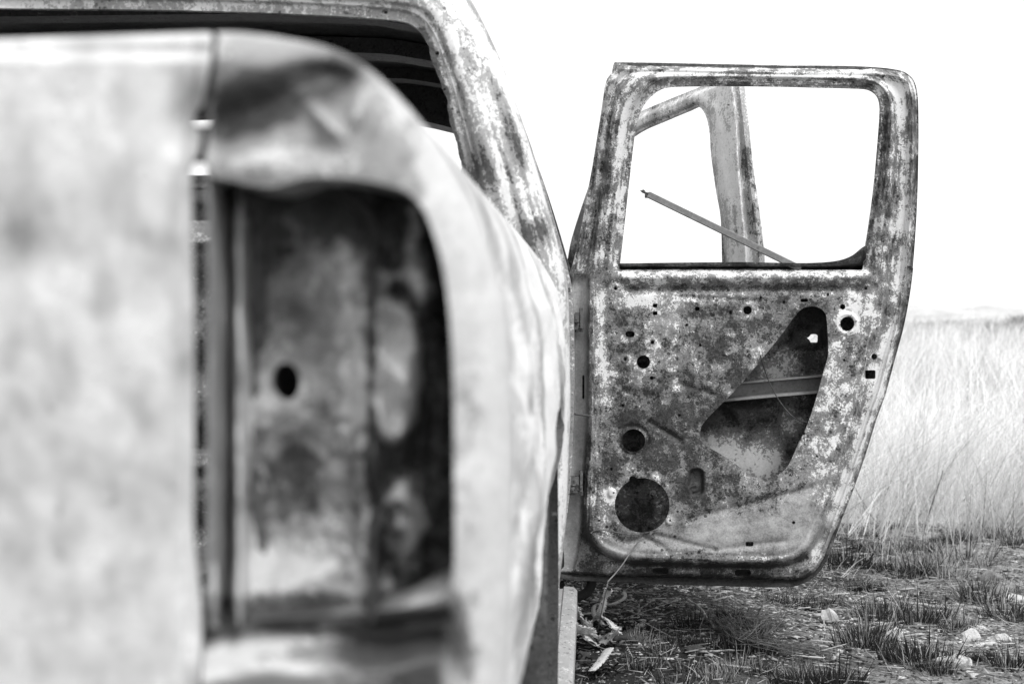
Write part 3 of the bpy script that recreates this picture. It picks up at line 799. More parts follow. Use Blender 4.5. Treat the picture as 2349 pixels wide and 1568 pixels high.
# hinge face: set back behind the main panel's left edge
hf_line = smooth([(1341, 470), (1333, 560), (1326, 610), (1345, 640), (1346, 800), (1343, 1000), (1334, 1100), (1330, 1200), (1322, 1270), (1312, 1310)], False, 4)
def door_depth(U, V):
    sm = psdf(main_poly, U, V)
    dw = psdf(win, U, V)
    do = -psdf(d_poly, U, V)
    D = np.zeros(U.shape)
    # step from the main panel down to the surrounding flange, and to the hem
    D = D + 0.026 * sst(-3, 14, sm) + 0.016 * sst(-2, 8, sm) * sst(1190, 1240, V) - 0.005 * np.exp(-0.5 * ((sm + 9) / 5.5) ** 2) * sst(690, 760, V)
    D = D + 0.0028 * np.sin(do * 0.75) * sst(34, 26, do) * sst(1950, 2010, U + (V - 640) * 0.33 * (V > 640))
    D = D + 0.020 * sst(12, 5, do) - 0.010 * np.exp(-0.5 * ((do - 16) / 3.0) ** 2) * sst(1330, 1400, U)
    # gutter of the seal along the bottom
    D = D + 0.040 * np.exp(-0.5 * ((V - (1322 + (U - 1300) * 0.022)) / 5.0) ** 2) * (1 - sst(1800, 1880, U)) * sst(1290, 1310, V)
    # hinge face
    hx = np.interp(V, hf_line[:, 1], hf_line[:, 0])
    hf = sst(6, -2, U - hx) * sst(625, 650, V) * sst(1318, 1296, V)
    D = D + 0.018 * hf + 0.0035 * np.sin((U - hx) * 0.75) * sst(0, 4, U - hx) * sst(30, 22, U - hx) * sst(640, 690, V) * sst(1290, 1200, V) - 0.012 * np.exp(-0.5 * ((U - hx - 12) / 5) ** 2) * sst(640, 700, V) * sst(1290, 1150, V)
    # window surround: rounded roll, groove, recessed flange
    up = sst(640, 600, V)
    D = D + up * (0.016 * sst(24, 12, dw) - 0.005 * np.exp(-0.5 * ((dw - 34) / 8) ** 2) + 0.008 * np.exp(-0.5 * ((dw - 19) / 4.5) ** 2))
    D = D + up * (0.006 * np.sin((dw - 20) / 7.0)) * sst(20, 40, dw) * sst(1480, 1430, U)
    # belt roll and the channel beneath it
    bx = sst(1400, 1440, U) * sst(2015, 1975, U)
    D = D + bx * (0.012 * sst(626, 616, V) - 0.012 * np.exp(-0.5 * ((V - 634) / 10) ** 2) + 0.009 * np.exp(-0.5 * ((V - 662) / 8) ** 2))
    # pressings in the panel
    lp = sst(650, 690, V)
    D = D + lp * (0.004 * sst(4, -8, rrect(1565, 710, 26, 18, 9, U, V)) - 0.005 * np.exp(-0.5 * ((sm + 26) / 8) ** 2) * sst(1000, 1100, V))
    D = D - lp * 0.008 * sst(40, -60, psdf([(1545, 1270), (1600, 1190), (1760, 1150), (1870, 1110), (1850, 1200), (1800, 1262)], U, V))
    D = D - lp * 0.006 * sst(14, -10, psdf([(1440, 880), (1440, 740), (1660, 740), (1700, 820), (1640, 900), (1500, 905)], U, V))
    D = D + 0.006 * np.exp(-0.5 * ((circ(1453, 1010, 27, U, V) - 6) / 4) ** 2) - 0.0015 * np.exp(-0.5 * ((circ(1473, 1158, 63, U, V) - 8) / 5) ** 2)
    D = D + 0.011 * sst(4, -3, rrect(1597, 1105, 15, 28, 12, U, V)) - 0.006 * np.exp(-0.5 * ((np.hypot(U - 1593, V - 1119) - 7) / 2.5) ** 2) - 0.004 * np.exp(-0.5 * ((circ(1943, 742, 17, U, V) - 5) / 3) ** 2)
    for x, y in ((918, 357), (823, 357), (754, 188), (305, 62), (1468, 61), (434, 403), (476, 312), (349, 390), (660, 995)):
        x, y = W(x, y)
        D = D - 0.0035 * np.exp(-0.5 * ((np.hypot(U - x, V - y) - 7) / 2.2) ** 2)
    for x, y in ((489, 940), (285, 1010), (555, 1139)):
        x, y = W(x, y)
        D = D - 0.006 * sst(11, 5, np.hypot(U - x, (V - y) * 0.8))
    # crease lines
    for (x0, y0, x1, y1, dd, sg) in ((1490, 968, 1560, 1010, .007, 5), (1580, 1190, 1860, 1120, .007, 6), (1500, 1225, 1640, 1262, .004, 4), (1640, 1262, 1800, 1240, .004, 5), (1400, 870, 1440, 900, .004, 5), (1560, 880, 1640, 905, .004, 5), (1540, 680, 1760, 690, .004, 4), (1430, 870, 1560, 880, .003, 6), (1440, 1245, 1480, 1232, .005, 5), (1480, 1232, 1530, 1262, .005, 5), (1700, 1100, 1850, 1040, .003, 8), (2000, 640, 1940, 900, -.004, 9), (1940, 900, 1870, 1150, -.004, 9), (1960, 965, 2000, 830, .006, 6)):
        D = D + dd * np.exp(-0.5 * (pdist([(x0, y0), (x1, y1)], U, V) / sg) ** 2)
    # the frame above the belt leans inwards (towards the lens, as the door is open)
    D = D - 0.085 * np.clip((625 - V) / 480.0, 0, 1)
    return D + 0.0011 * wav(U, V, 0.06, 101) + 0.0016 * wav(U, V, 0.022, 102)
def door_pos(U, V): return un(U, V, YD + door_depth(U, V))
def door_rim(U, V):
    o = pdist(d_poly, U, V, True) < 2
    return np.where(o[:, None], np.array([0.0, 0.030, 0.0]), np.array([0.0, 0.004, 0.0]))
def door_ox_light(U, V):
    o = -0.12 * sst(680, 760, V) * sst(1900, 1840, U) + 0.14 * wav(U, V, 0.035, 103) + 0.36 * wav(U, V, 0.12, 104) + 0j
    G = lambda *a: gauss(U, V, *a)
    o = o + 0.75 * G(1378, 740, 8, 70) + 0.6 * G(1384, 850, 9, 55) + 0.35 * G(1392, 940, 14, 60)
    o = o + 0.75 * G(1448, 690, 36, 12) + 0.35 * G(1560, 690, 60, 8) + 0.5 * G(1508, 720, 18, 14) - 0.4 * G(1450, 722, 40, 10)
    o = o + 0.55 * line_g(U, V, [(1430, 628), (1990, 624)], 7) + 0.35 * line_g(U, V, [(1450, 645), (1930, 642)], 5) - 0.5 * line_g(U, V, [(1440, 662), (1930, 660)], 5)  # light on the belt roll and shade of its undercut, painted in
    o = o + 0.5 * line_g(U, V, [(1912, 800), (1905, 880), (1880, 950)], 13) + 0.4 * G(1960, 690, 22, 40) + 0.5 * G(1940, 740, 28, 28)
    o = o + 1.0 * line_g(U, V, [(2042, 760), (2018, 880), (1996, 960), (1950, 1090), (1905, 1200), (1870, 1265)], 12)  # light on the right-facing slope, painted as paler steel
    o = o + 0.3 * line_g(U, V, [(1950, 930), (1900, 1060), (1860, 1120)], 10) + 0.2 * G(1880, 1020, 20, 40)
    o = o + 1j * 0.95 * np.minimum(1, 1.6 * (G(1710, 1222, 110, 26) + 0.8 * G(1440, 1258, 50, 12) + 0.7 * G(1830, 1190, 30, 40))) + 0.3 * line_g(U, V, [(1580, 1222), (1660, 1236), (1800, 1215)], 5)
    o = o - 0.35 * G(1440, 1080, 60, 40) - 0.3 * G(1560, 980, 80, 50) - 0.25 * G(1700, 860, 60, 60) - 0.3 * G(1690, 740, 60, 26) - 0.3 * G(1640, 1080, 70, 40) - 0.25 * G(1470, 960, 60, 30)
    o = o - 1.6 * sst(5, -3, rrect(1597, 1105, 16, 30, 12, U, V)) - 0.8 * G(1590, 1120, 20, 20)
    for x, y, r in ((1401, 1132, 11), (1503, 1094, 9), (1536, 1195, 9)):
        o = o + 1.6 * G(x, y, r, r * 1.2)
    for x, y, r in ((1476, 829, 16), (1497, 785, 9), (1434, 824, 8), (1445, 766, 13), (1943, 742, 20), (1412, 661, 8), (1735, 807, 7), (1716, 712, 13)):
        o = o + 0.5 * np.exp(-0.5 * ((circ(x, y, r, U, V) - 3.5) / 3.5) ** 2)
    # run marks that follow the frame
    dw_ = psdf(win, U, V)
    o = o + sst(640, 600, V) * (0.22 + 0.42 * wav(dw_ * 1.0, (U + V) * 0.05, 0.75, 105) + 0.25 * wav(dw_, (U - V) * 0.1, 1.6, 106))
    dm_ = psdf(main_poly, U, V)
    o = o + sst(640, 680, V) * np.exp(-0.5 * ((dm_ + 12) / 14) ** 2) * (0.15 + 0.4 * wav(dm_, (U + V) * 0.06, 0.9, 107)) - 0.7 * np.exp(-0.5 * ((dm_ - 6) / 5) ** 2) * sst(1180, 1230, V)  # edge streaks, and the lip's overhang shade painted as a dark line
    # frame
    o = o + 0.55 * line_g(U, V, [(1430, 168), (1960, 172), (2050, 200)], 9) - 0.35 * line_g(U, V, [(1500, 190), (2000, 196)], 5) + 0.6 * line_g(U, V, [(2060, 200), (2078, 400), (2070, 560), (2052, 760)], 9)  # includes a painted highlight along the rounded right edge
    o = o - 0.30 * G(2030, 380, 14, 130) - 0.35 * line_g(U, V, [(1408, 250), (1385, 420), (1362, 560)], 9) + 0.5 * line_g(U, V, [(1440, 210), (1428, 330), (1412, 480)], 7) + 0.35 * line_g(U, V, [(1392, 200), (1372, 330)], 8)
    o = o + 0.4 * G(2062, 200, 24, 26) + 0.3 * G(1425, 180, 20, 16) - 0.4 * line_g(U, V, [(2100, 220), (2100, 520), (2060, 800), (1990, 1020), (1890, 1290)], 6)
    o = o + (0.8 + 1.3j) * sst(5, -4, U - np.interp(V, hf_line[:, 1], hf_line[:, 0])) * sst(630, 650, V) * sst(1318, 1280, V)
    o = o - 0.5 * sst(1296, 1325, V) + 0.7 * G(1570, 1312, 28, 4)
    return o
us = np.arange(1268, 2112, 2.6); vs = np.arange(138, 1352, 2.6)
P, f, ns, ox = sheet(us, vs, door_sdf, door_pos, door_rim, door_ox_light)
rear_door = part('rear_door', P, f, M_DOOR, truck, ns, ox)

# outer skin of the rear door, seen through the openings and along its hem
skin_poly = np.concatenate([[(1415, 604)], smooth([(1560, 602), (1700, 601), (1820, 603), (1880, 602), (1925, 597), (1955, 586), (1975, 570), (1990, 560)], False, 4), d_out[(d_out[:, 1] > 560) & (d_out[:, 0] > 1300)] + [1.0, 1.0], [(1278, 1326), (1282, 900), (1310, 640)]])
def skin_sdf(U, V):
    o = np.maximum(psdf(skin_poly, U, V), np.minimum(U - 1986, 610 - V))
    x, y = W(1226, 293); o = np.maximum(o, -rrect(x, y, 9, 9.5, 2, U, V))
    x, y = W(1199, 293); o = np.maximum(o, -circ(x, y, 3.2, U, V))
    return o
def skin_pos(U, V):
    do = -psdf(skin_poly, U, V)
    D = 0.050 + 0.075 * sst(0, 70, do) + 0.001 * wav(U, V, 0.05, 111)
    D = D - 0.050 * sst(22, 6, V - 600) * sst(1400, 1430, U)
    D = D - 0.014 * sst(6, -6, rrect(W(1190, 290)[0], W(1190, 290)[1], 36, 24, 10, U, V))
    D = D - 0.022 * sst(4, -30, psdf([W(860, 720), W(1080, 715), W(1090, 560), W(760, 580)], U, V))
    return un(U, V, YD + D)
def skin_ox_light(U, V):  # sunlit zones of the inner skin painted lighter among the rust
    G = lambda *a: gauss(U, V, *a)
    return 0.4 * wav(U, V, 0.06, 112) - 1.5 * sst(1270, 1310, V) + 0.75 * G(*W(1080, 420), 40, 30, -0.6) + 1.3 * G(*W(930, 850), 75, 38) + 0.5 * G(*W(1120, 640), 30, 60) - 0.7 * G(*W(870, 650), 80, 30) - 0.9 * G(*W(1240, 200), 40, 30) - 0.6 * G(*W(1210, 420), 20, 26) - 0.9 * G(*W(1110, 815), 14, 18)
us = np.arange(1270, 2112, 5.0); vs = np.arange(555, 1352, 5.0)
P, f, ns, ox = sheet(us, vs, skin_sdf, skin_pos, lambda U, V: np.tile([0.0, 0.004, 0.0], (len(U), 1)), skin_ox_light)
part('outer_skin', P, f, M_SKIN_IN, rear_door, ns, ox)
# outer half of the window frame
fr_out = d_poly
def fr_sdf(U, V): return np.maximum(np.maximum(psdf(d_poly, U, V) + 1, -(psdf(win, U, V) - 10)), V - 616)
us = np.arange(1300, 2112, 6.0); vs = np.arange(140, 622, 6.0)
P, f, ns, ox = sheet(us, vs, fr_sdf, lambda U, V: un(U, V, YD + 0.052 - 0.085 * np.clip((625 - V) / 480.0, 0, 1)), None, None)
part('outer_frame', P, f, M_RUST, rear_door, ns, ox)
# side impact beam behind the cut-out
def ribbon_part(name, p0, p1, hw, Yc, prof, mat, parent, n=24):
    """Rolled section between two measured points: prof gives (across, depth) pairs."""
    p0, p1 = np.array(p0, float), np.array(p1, float)
    d = (p1 - p0) / np.linalg.norm(p1 - p0); nn = np.array([-d[1], d[0]])
    vs_, fs_ = [], []
    m = len(prof)
    for k in range(n + 1):
        q = p0 + (p1 - p0) * k / n
        for a, dd in prof:
            vs_.append(un(*(q + nn * a * hw), Yc + dd))
    for k in range(n):
        for i in range(m - 1):
            fs_.append([k * m + i, (k + 1) * m + i, (k + 1) * m + i + 1, k * m + i + 1])
    return part(name, np.array(vs_), fs_, mat, parent, 0)
ribbon_part('impact_beam', W(640, 562), W(1330, 502), 1.0, YD + 0.060, [(-24, 0.055), (-22, 0.0), (-18, 0.0), (-15, 0.026), (10, 0.030), (13, 0.0), (19, -0.002), (21, 0.055)], M_BAR, rear_door)
# window rail poking up out of the slot, with its little hook
Z1 = lambda zx, zy: (1261.7 + .4023 * zx, 114.7 + .4023 * zy)
ribbon_part('regulator_rail', Z1(560, 822), Z1(1430, 1246), 1.0, YD + 0.018, [(8.5, 0.018), (8.5, -0.001), (6.2, -0.004), (5.6, 0.0), (-5.8, 0.0), (-7.0, 0.003), (-7.0, 0.018)], M_BAR, rear_door, 20)
mb = MB()
hk = [un(*Z1(zx, zy), YD + 0.022) for zx, zy in ((566, 826), (545, 815), (530, 809), (519, 801), (528, 800), (540, 808))]
mb.tube(hk, 0.0028, 6)
mb.box(un(*Z1(556, 828), YD + 0.024), 0.006, 0.004, 0.006)
mb.part('hook', M_SOOT, rear_door)
# hinges on the hinge face
for hy in (735, 1108):
    mb = MB()
    c = un(1316, hy - 6, YD - 0.004)
    mb.box(c, 0.011, 0.016, 0.009)
    mb.box(un(1311, hy + 10, YD + 0.002), 0.013, 0.014, 0.010)
    mb.tube([un(1327, hy + 6, YD), un(1327, hy - 18, YD)], 0.008, 10)
    mb.box(un(1333, hy - 6, YD + 0.004), 0.0028, 0.018, 0.022)
    mb.tube([un(1313, hy + 11, YD - 0.018), un(1313, hy + 11, YD - 0.011)], 0.0055, 6)
    mb.box(un(1321, hy + 22, YD + 0.004), 0.016, 0.008, 0.004)
    mb.part('hinge', M_RUST, rear_door)
# thin check strap and loose wires of the door
def wire(name, pts, r, Y, mat=M_RUST, parent=None):
    q = smooth(pts, False, 8)
    Ys = np.interp(np.linspace(0, 1, len(q)), np.linspace(0, 1, len(np.atleast_1d(Y))), np.atleast_1d(Y)) if np.ndim(Y) else np.full(len(q), Y)
    mbx = MB().tube(un(q[:, 0], q[:, 1], Ys), r, 6)
    return mbx.part(name, mat, parent or rear_door, None)
wire('check_strap', [W(60, 636), W(120, 644), W(196, 655)], 0.0030, YD - 0.008)
wire('wire', [W(978, 372), W(990, 420), W(1020, 500), W(1060, 575), W(1110, 640), W(1150, 670), W(1192, 682)], 0.0013, [YD - 0.004, YD + 0.02, YD + 0.02, YD - 0.004], M_SOOT)
wire('wire', [W(190, 1198), W(205, 1186), W(240, 1182), W(300, 1192), W(370, 1204), W(420, 1202), W(470, 1188), W(500, 1182)], 0.0013, YD - 0.010)

# ------------------------------------------------------------------ front door, standing ajar behind
FK = 0.48
def fdY(px): return (0.19 + FK * 4.2) / ((np.asarray(px, float) - 1174.5) / F + FK)
f_right = smooth([(1742, 660), (1742, 600), (1738, 550), (1728, 470), (1716, 385), (1706, 290), (1698, 215), (1692, 180)], False, 5)
f_poly = np.concatenate([f_right, smooth([(1692, 178), (1660, 178), (1600, 202), (1540, 226), (1471, 255), (1436, 272), (1400, 310), (1372, 370), (1346, 440), (1324, 505), (1308, 560), (1300, 610)], False, 4), [(1297, 700), (1296, 1300), (1742, 1300)]])
f_win = np.concatenate([smooth([(1656, 650), (1656, 597), (1653, 501), (1642, 436), (1631, 356), (1627, 300), (1618, 264), (1602, 245), (1577, 254), (1527, 275), (1461, 305), (1420, 345), (1388, 430), (1362, 520), (1347, 600)], False, 4), [(1344, 650)]])
def f_depth(U, V):
    dr = np.abs(U - np.interp(V, f_right[::-1, 1], f_right[::-1, 0]))
    dw = np.abs(psdf(f_win, U, V))
    e = sst(24, 6, dr) * sst(170, 215, V)
    wd = 14 + 14 * sst(200, 600, V)
    D = 0.05 * sst(wd + 3, wd - 6, dr)
    D = D + 0.014 * sst(10, 4, dw) - 0.008 * np.exp(-0.5 * ((dw - 20) / 9) ** 2)
    tp = pdist([(1660, 178), (1600, 202), (1540, 226), (1471, 255), (1436, 272)], U, V)
    D = D + 0.025 * sst(14, 6, tp)
    return D + 0.0014 * wav(U, V, 0.07, 121)
def f_ox(U, V):
    return 0.2 + 0.35 * wav(U, V * 0.3, 0.12, 123) + 0.25 * wav(U, V, 0.04, 122) + 0.5 * gauss(U, V, 1660, 260, 34, 40) + 0.55 * line_g(U, V, [(1660, 340), (1690, 470), (1705, 600)], 16) - 0.9 * line_g(U, V, [(1640, 470), (1662, 600)], 4) \
        - 0.5 * sst(24, 10, np.abs(U - np.interp(V, f_right[::-1, 1], f_right[::-1, 0]))) - 0.9 * sst(1380, 1330, U) - 0.8 * line_g(U, V, [(1683, 470), (1692, 560)], 3) - 0.3 * gauss(U, V, 1520, 290, 60, 18, -0.4)
us = band([np.arange(1290, 1580, 4.0), np.arange(1580, 1746, 2.5)]); vs = band([np.arange(170, 660, 3.0), np.linspace(660, 1305, 40)])
P, f, ns, ox = sheet(us, vs, lambda U, V: np.maximum(np.maximum(psdf(f_poly, U, V), -psdf(f_win, U, V)), -circ(1671, 241, 2.6, U, V)), lambda U, V: un(U, V, fdY(U) + f_depth(U, V)),
                     lambda U, V: np.where((pdist(f_poly, U, V, True) < 2)[:, None], np.array([0.016, 0.016, 0.0]), np.array([0.010, 0.004, 0.0])), f_ox)
front_door = part('front_door', P, f, M_FRAME, truck, ns, ox)
def fs_pos(U, V): return un(U, V, fdY(U)) + np.array([0.075, 0.03, 0.0])
us = np.arange(1296, 1746, 12.0); vs = np.arange(606, 1305, 20.0)
P, f, ns, ox = sheet(us, vs, lambda U, V: psdf(f_poly, U, V), fs_pos, None, None)
part('outer_skin', P, f, M_PALE, front_door, ns, ox)

tag(truck, 'burnt-out double-cab pickup stripped to scorched bare steel with its doors hanging open', 'pickup truck')

# ------------------------------------------------------------------ loose things on the ground
def gp(px, py, up=0.0):
    """Ground point measured at (px, py)."""
    a, b = (px - 1174.5) / F, (784.0 - py) / F
    t = (H - up) / (SP - b * CP)
    x, y = a * t, t * (CP + b * SP)
    return np.array([x, y, float(ground_h(np.array(x), np.array(y))) + up])
Q2 = lambda zx, zy: (1204.3 + zx * 0.19527, 1290.4 + zy * 0.19527)     # small detail grid
Q8 = lambda zx, zy: (1204.3 + .4873 * zx, 1089.6 + .4873 * zy)

M_BELT = burnt('frayed_belt_steel', base=0.60, light=0.76, dark=0.05, bias=-0.1, dbias=-0.05, streak=0.2, seed=11.0)
M_CHAR = simple('charred_rubber', 0.022, 0.5, 60, 0.8, 0.8, 0.3)
def belt(pts, width_, lift, label, mat=M_BELT, thick=0.004, name='tyre_belt', cat='tyre belt', tilt=0.6, fray=0.35):
    """Frayed band of burnt tyre cord: a ragged ribbon with short broken wires along both edges."""
    width = width_ * 1.3
    q = smooth(pts, False, 10)
    n = len(q)
    lf = np.interp(np.linspace(0, 1, n), np.linspace(0, 1, len(lift)), lift)
    p = np.array([gp(x, y, l) for (x, y), l in zip(q, lf)])
    tg = np.gradient(p, axis=0); tg /= np.linalg.norm(tg, axis=1)[:, None]
    sd = np.cross(tg, [0, 0, 1.0]); sd /= np.linalg.norm(sd, axis=1)[:, None] + 1e-9
    ac = sd * math.cos(tilt) + np.array([0, 0, 1.0]) * math.sin(tilt)
    nr = np.cross(ac, tg)
    vs_, fs_ = [], []
    for k in range(n):
        wd = width / 2 * (1 + 0.12 * math.sin(k * 1.7))
        for a, b in ((-1, 0), (-0.4, 0.35), (0.4, 0.35), (1, 0), (0.4, -0.35), (-0.4, -0.35)):
            vs_.append(p[k] + ac[k] * a * wd + nr[k] * (b * thick * 2))
    for k in range(n - 1):
        for i in range(6):
            j = (i + 1) % 6
            fs_.append([k * 6 + i, k * 6 + j, (k + 1) * 6 + j, (k + 1) * 6 + i])
    mbx = MB().add(vs_, fs_)
    for k in range(1, n - 1):
        for sgn in (-1, 1):
            for _ in range(3):
                st = p[k] + (p[k + 1] - p[k]) * random.random() + ac[k] * sgn * width * 0.42
                dr = ac[k] * sgn * random.uniform(0.3, 1) + tg[k] * random.uniform(-0.9, 0.9) + nr[k] * random.uniform(-0.5, 0.5)
                en = st + dr * width * fray * random.uniform(0.4, 1)
                mbx.tube([st, en], 0.0008, 3, caps=False)
    c = p[n // 2].copy(); c[2] = 0
    o = mbx.top(name, mat, c, 0)
    return tag(o, label, cat, 'burnt tyre belts beside the sill')
belt([Q2(*p) for p in ((380, 345), (470, 400), (560, 450), (640, 530), (700, 620), (740, 700), (745, 790), (800, 860))], 0.022, [0.10, 0.09, 0.06, 0.03, 0.02], 'frayed grey band arching over the pale sill down to the ground')
belt([Q2(*p) for p in ((330, 570), (430, 620), (540, 680), (660, 700), (760, 730), (850, 790), (940, 820))], 0.022, [0.10, 0.10, 0.05, 0.03, 0.02], 'thick frayed band lying across the middle of the sill')
belt([Q2(*p) for p in ((920, 560), (1000, 620), (1050, 690), (1060, 750), (1010, 800), (900, 830))], 0.018, [0.05, 0.06, 0.05, 0.03, 0.02], 'grey band curled into a hook shape beside the sill')
belt([Q2(*p) for p in ((690, 660), (800, 590), (880, 500), (920, 400), (960, 290), (985, 235))], 0.010, [0.03, 0.05, 0.08, 0.11, 0.14], 'narrow grey band rising from the ground to the open door edge', tilt=0.2)
belt([Q2(*p) for p in ((780, 1200), (850, 1120), (920, 1030), (980, 930))], 0.018, [0.02, 0.03, 0.03, 0.02], 'short ridged band standing in burnt stubble nearest the sill end', tilt=0.3, fray=0.15)
belt([Q2(*p) for p in ((1165, 250), (1170, 300), (1100, 345), (1000, 380), (880, 390), (815, 420), (805, 480), (840, 540), (900, 600), (920, 650))], 0.008, [0.06, 0.05, 0.04, 0.03, 0.03, 0.03], 'thin pale looped strap on the ground below the door edge', mat=M_HINGE, tilt=0.1, fray=0.1, name='strap', cat='strap')
belt([Q2(*p) for p in ((775, 290), (840, 330), (890, 365), (905, 320), (925, 250))], 0.012, [0.05, 0.04, 0.04, 0.05, 0.07], 'pale bent strip forming a v below the door', mat=M_HINGE, tilt=0.1, fray=0.05, name='metal_strip', cat='metal strip')
# the black half-ring of rubber under the door's corner
q = smooth([Q2(*p) for p in ((400, 230), (440, 320), (530, 375), (640, 385), (730, 340), (780, 250), (770, 200))], False, 8)
mb = MB().tube(un(q[:, 0], q[:, 1], 3.24), 0.0115, 10)
tag(mb.top('rubber_ring', M_CHAR, tuple(un(*Q2(600, 385), 3.24) * [1, 1, 0])), 'black charred rubber half ring hanging under the corner of the open door', 'rubber ring')
# thin cable trailing from the door to the ground
cb = [W(432, 1218), W(405, 1245), W(365, 1300), W(335, 1345), W(300, 1388), W(270, 1420)]
q = smooth(cb, False, 6)
tag(MB().tube(np.concatenate([un(q[:, 0], q[:, 1], np.linspace(YD - 0.012, YD - 0.05, len(q))), [gp(1372, 1425, 0.03), gp(1362, 1440, 0.008)]]), 0.0016, 6).top('cable', M_BAR, tuple(un(1390, 1310, YD) * [1, 1, 0])),
    'thin cable trailing from the open door down to the ground', 'cable')
def lump(name, px, py, sx, sy, sz, mat, label, cat, group=None, seed=0, rough=0.25, flat=0.35, sub=3, rot=0.0, up=0.0):
    """Faceted, uneven stone-like body resting on the ground."""
    import bmesh
    bm = bmesh.new()
    bmesh.ops.create_icosphere(bm, subdivisions=sub, radius=1.0)
    r = np.random.default_rng(seed + 500)
    pl_ = [(v / np.linalg.norm(v), r.uniform(0.50, 0.85)) for v in r.normal(size=(16, 3))]
    v = np.array([q.co[:] for q in bm.verts])
    for nrm, dd in pl_:
        k = v @ nrm
        v = v - np.outer(np.maximum(k - dd, 0) * 0.97, nrm)
    v = v * (1 + (0.10 + rough * 0.25) * wav(v[:, 0] * 6 + v[:, 2] * 4, v[:, 1] * 6 - v[:, 2] * 3, 1.0, seed)[:, None])
    v[:, 2] = np.maximum(v[:, 2], -flat)
    v = v * np.array([sx, sy, sz])
    ca, sa = math.cos(rot), math.sin(rot)
    v = np.stack([v[:, 0] * ca - v[:, 1] * sa, v[:, 0] * sa + v[:, 1] * ca, v[:, 2] - v[:, 2].min()], -1)
    fs_ = [[q.index for q in f_.verts] for f_ in bm.faces]
    bm.free()
    o = link(name, raw_mesh(name, v, fs_, mat, 0 if rough < 0.5 else None))
    loc = gp(px, py); loc[2] += up - 0.004 - 0.24 * sz
    o.location = loc
    return tag(o, label, cat, group)

def dirty_stone():
    n = NT('pale_limestone')
    b = n.noise(30, 7, 0.72); c = n.noise(150, 5, 0.7); a = n.noise(14, 4, 0.6)
    soot = n.step(n.add(n.mul(b, 1.3), a, n.mul(c, 0.4)), 0.05, 0.20)
    val = n.mix(n.mul(soot, 0.75), n.math('MAXIMUM', n.add(0.60, n.mul(c, 0.5), n.mul(b, 0.3)), 0.1), n.add(0.16, n.mul(c, 0.2)))
    return n.finish(val, 0.92, n.add(b, n.mul(c, 0.5)), 0.008, 1.0, 0.15)
M_STONE = dirty_stone()
M_STONE2 = simple('sooty_limestone', 0.20, 0.9, 22, 0.9, 0.8)
def two_tone():
    n = NT('half_burnt_stone')
    sep = n.t.nodes.new('ShaderNodeSeparateXYZ'); n.L(n.co, sep.inputs[0])
    b = n.noise(40, 6, 0.7)
    k = n.step(n.add(sep.outputs[2], n.mul(b, 0.02)), 0.019, 0.027)
    return n.finish(n.math('MAXIMUM', n.mul(n.mix(k, 0.035, 0.56), n.add(1.0, n.mul(b, 0.8))), 0.01), 0.9, b, 0.004, 0.7, 0.2)
M_HALF = two_tone()
G_R = 'stones on the burnt ground'
stones = [  # px, py, half width px, height m, material, label
    (1903, 1412, 22, 0.045, M_HALF, 'rounded stone below the door corner, pale top and blackened base'),
    (2050, 1445, 24, 0.034, M_STONE, 'pale angular stone right of the half-blackened one, between burnt tufts'),
    (2272, 1312, 30, 0.026, M_STONE2, 'dull grey flat stone farthest back near the right edge'),
    (2284, 1335, 26, 0.026, M_STONE2, 'grey block stone just in front of the flattest back one'),
    (2332, 1352, 30, 0.024, M_STONE, 'bright flat stone cut by the right edge of the picture'),
    (2222, 1452, 22, 0.030, M_STONE, 'pale lumpy stone, left of the pair at the right'),
    (2262, 1468, 40, 0.016, M_STONE, 'broad low pale slab at the front of the stone cluster at the right'),
    (2296, 1452, 28, 0.026, M_STONE, 'cracked pale stone behind the low slab, right of the pair'),
    (2182, 1522, 40, 0.030, M_STONE, 'long pale stone in front, partly hidden by a burnt tuft'),
    (2236, 1545, 22, 0.016, M_STONE, 'small pale stone at the right end of the long front one'),
    (2110, 1362, 11, 0.012, M_STONE, 'small white stone alone in the middle of the burnt patch'),
    (2216, 1390, 11, 0.012, M_STONE, 'small pointed white stone in open ground left of the right edge'),
    (2246, 1424, 13, 0.014, M_STONE, 'small pale stone just behind the stone cluster'),
    (2086, 1484, 12, 0.010, M_STONE, 'flat white chip between the two front tufts'),
    (2118, 1472, 8, 0.008, M_STONE, 'tiny white chip behind the flat one between the front tufts'),
    (1990, 1268, 9, 0.010, M_STONE, 'small pale stone beside the lower door edge near the grass'),
    (2120, 1268, 9, 0.012, M_STONE, 'small pale stone at the foot of the dry grass'),
    (1460, 1556, 18, 0.010, M_STONE, 'pale flake lying on litter under the middle of the door'),
    (1378, 1548, 10, 0.008, M_STONE, 'pale chip nearest the sill end at the bottom'),
]
for i, (px, py, hw, hz, mt, lab) in enumerate(stones):
    y = gp(px, py)[1]
    sx = hw * y / F
    lump('stone', px, py, sx * 1.3, sx * 1.0, hz * 0.95, mt, lab, 'stone', G_R, seed=i, rot=random.uniform(-0.4, 0.4))
M_RAG = simple('charred_cloth', 0.06, 0.9, 30, 0.95, 1.0)
for i, (px, py, sx, sz, lab) in enumerate([(Q2(1520, 640)[0], Q2(1520, 640)[1], 0.030, 0.028, 'small charred lump farther back under the door'),
                                           (Q2(1200, 800)[0], Q2(1200, 800)[1], 0.060, 0.022, 'long charred lump beside the curled band'),
                                           (Q2(1990, 960)[0], Q2(1990, 960)[1], 0.045, 0.026, 'grey ragged lump standing in stubble right of the others'),
                                           (Q2(690, 1040)[0], Q2(690, 1040)[1], 0.030, 0.018, 'grey crumpled lump close to the sill')]):
    lump('charred_lump', px, py, sx, sx * 0.8, sz, M_RAG, lab, 'debris', 'charred lumps beside the truck', seed=40 + i, rough=0.9, rot=0.5 * i)
mb = MB()
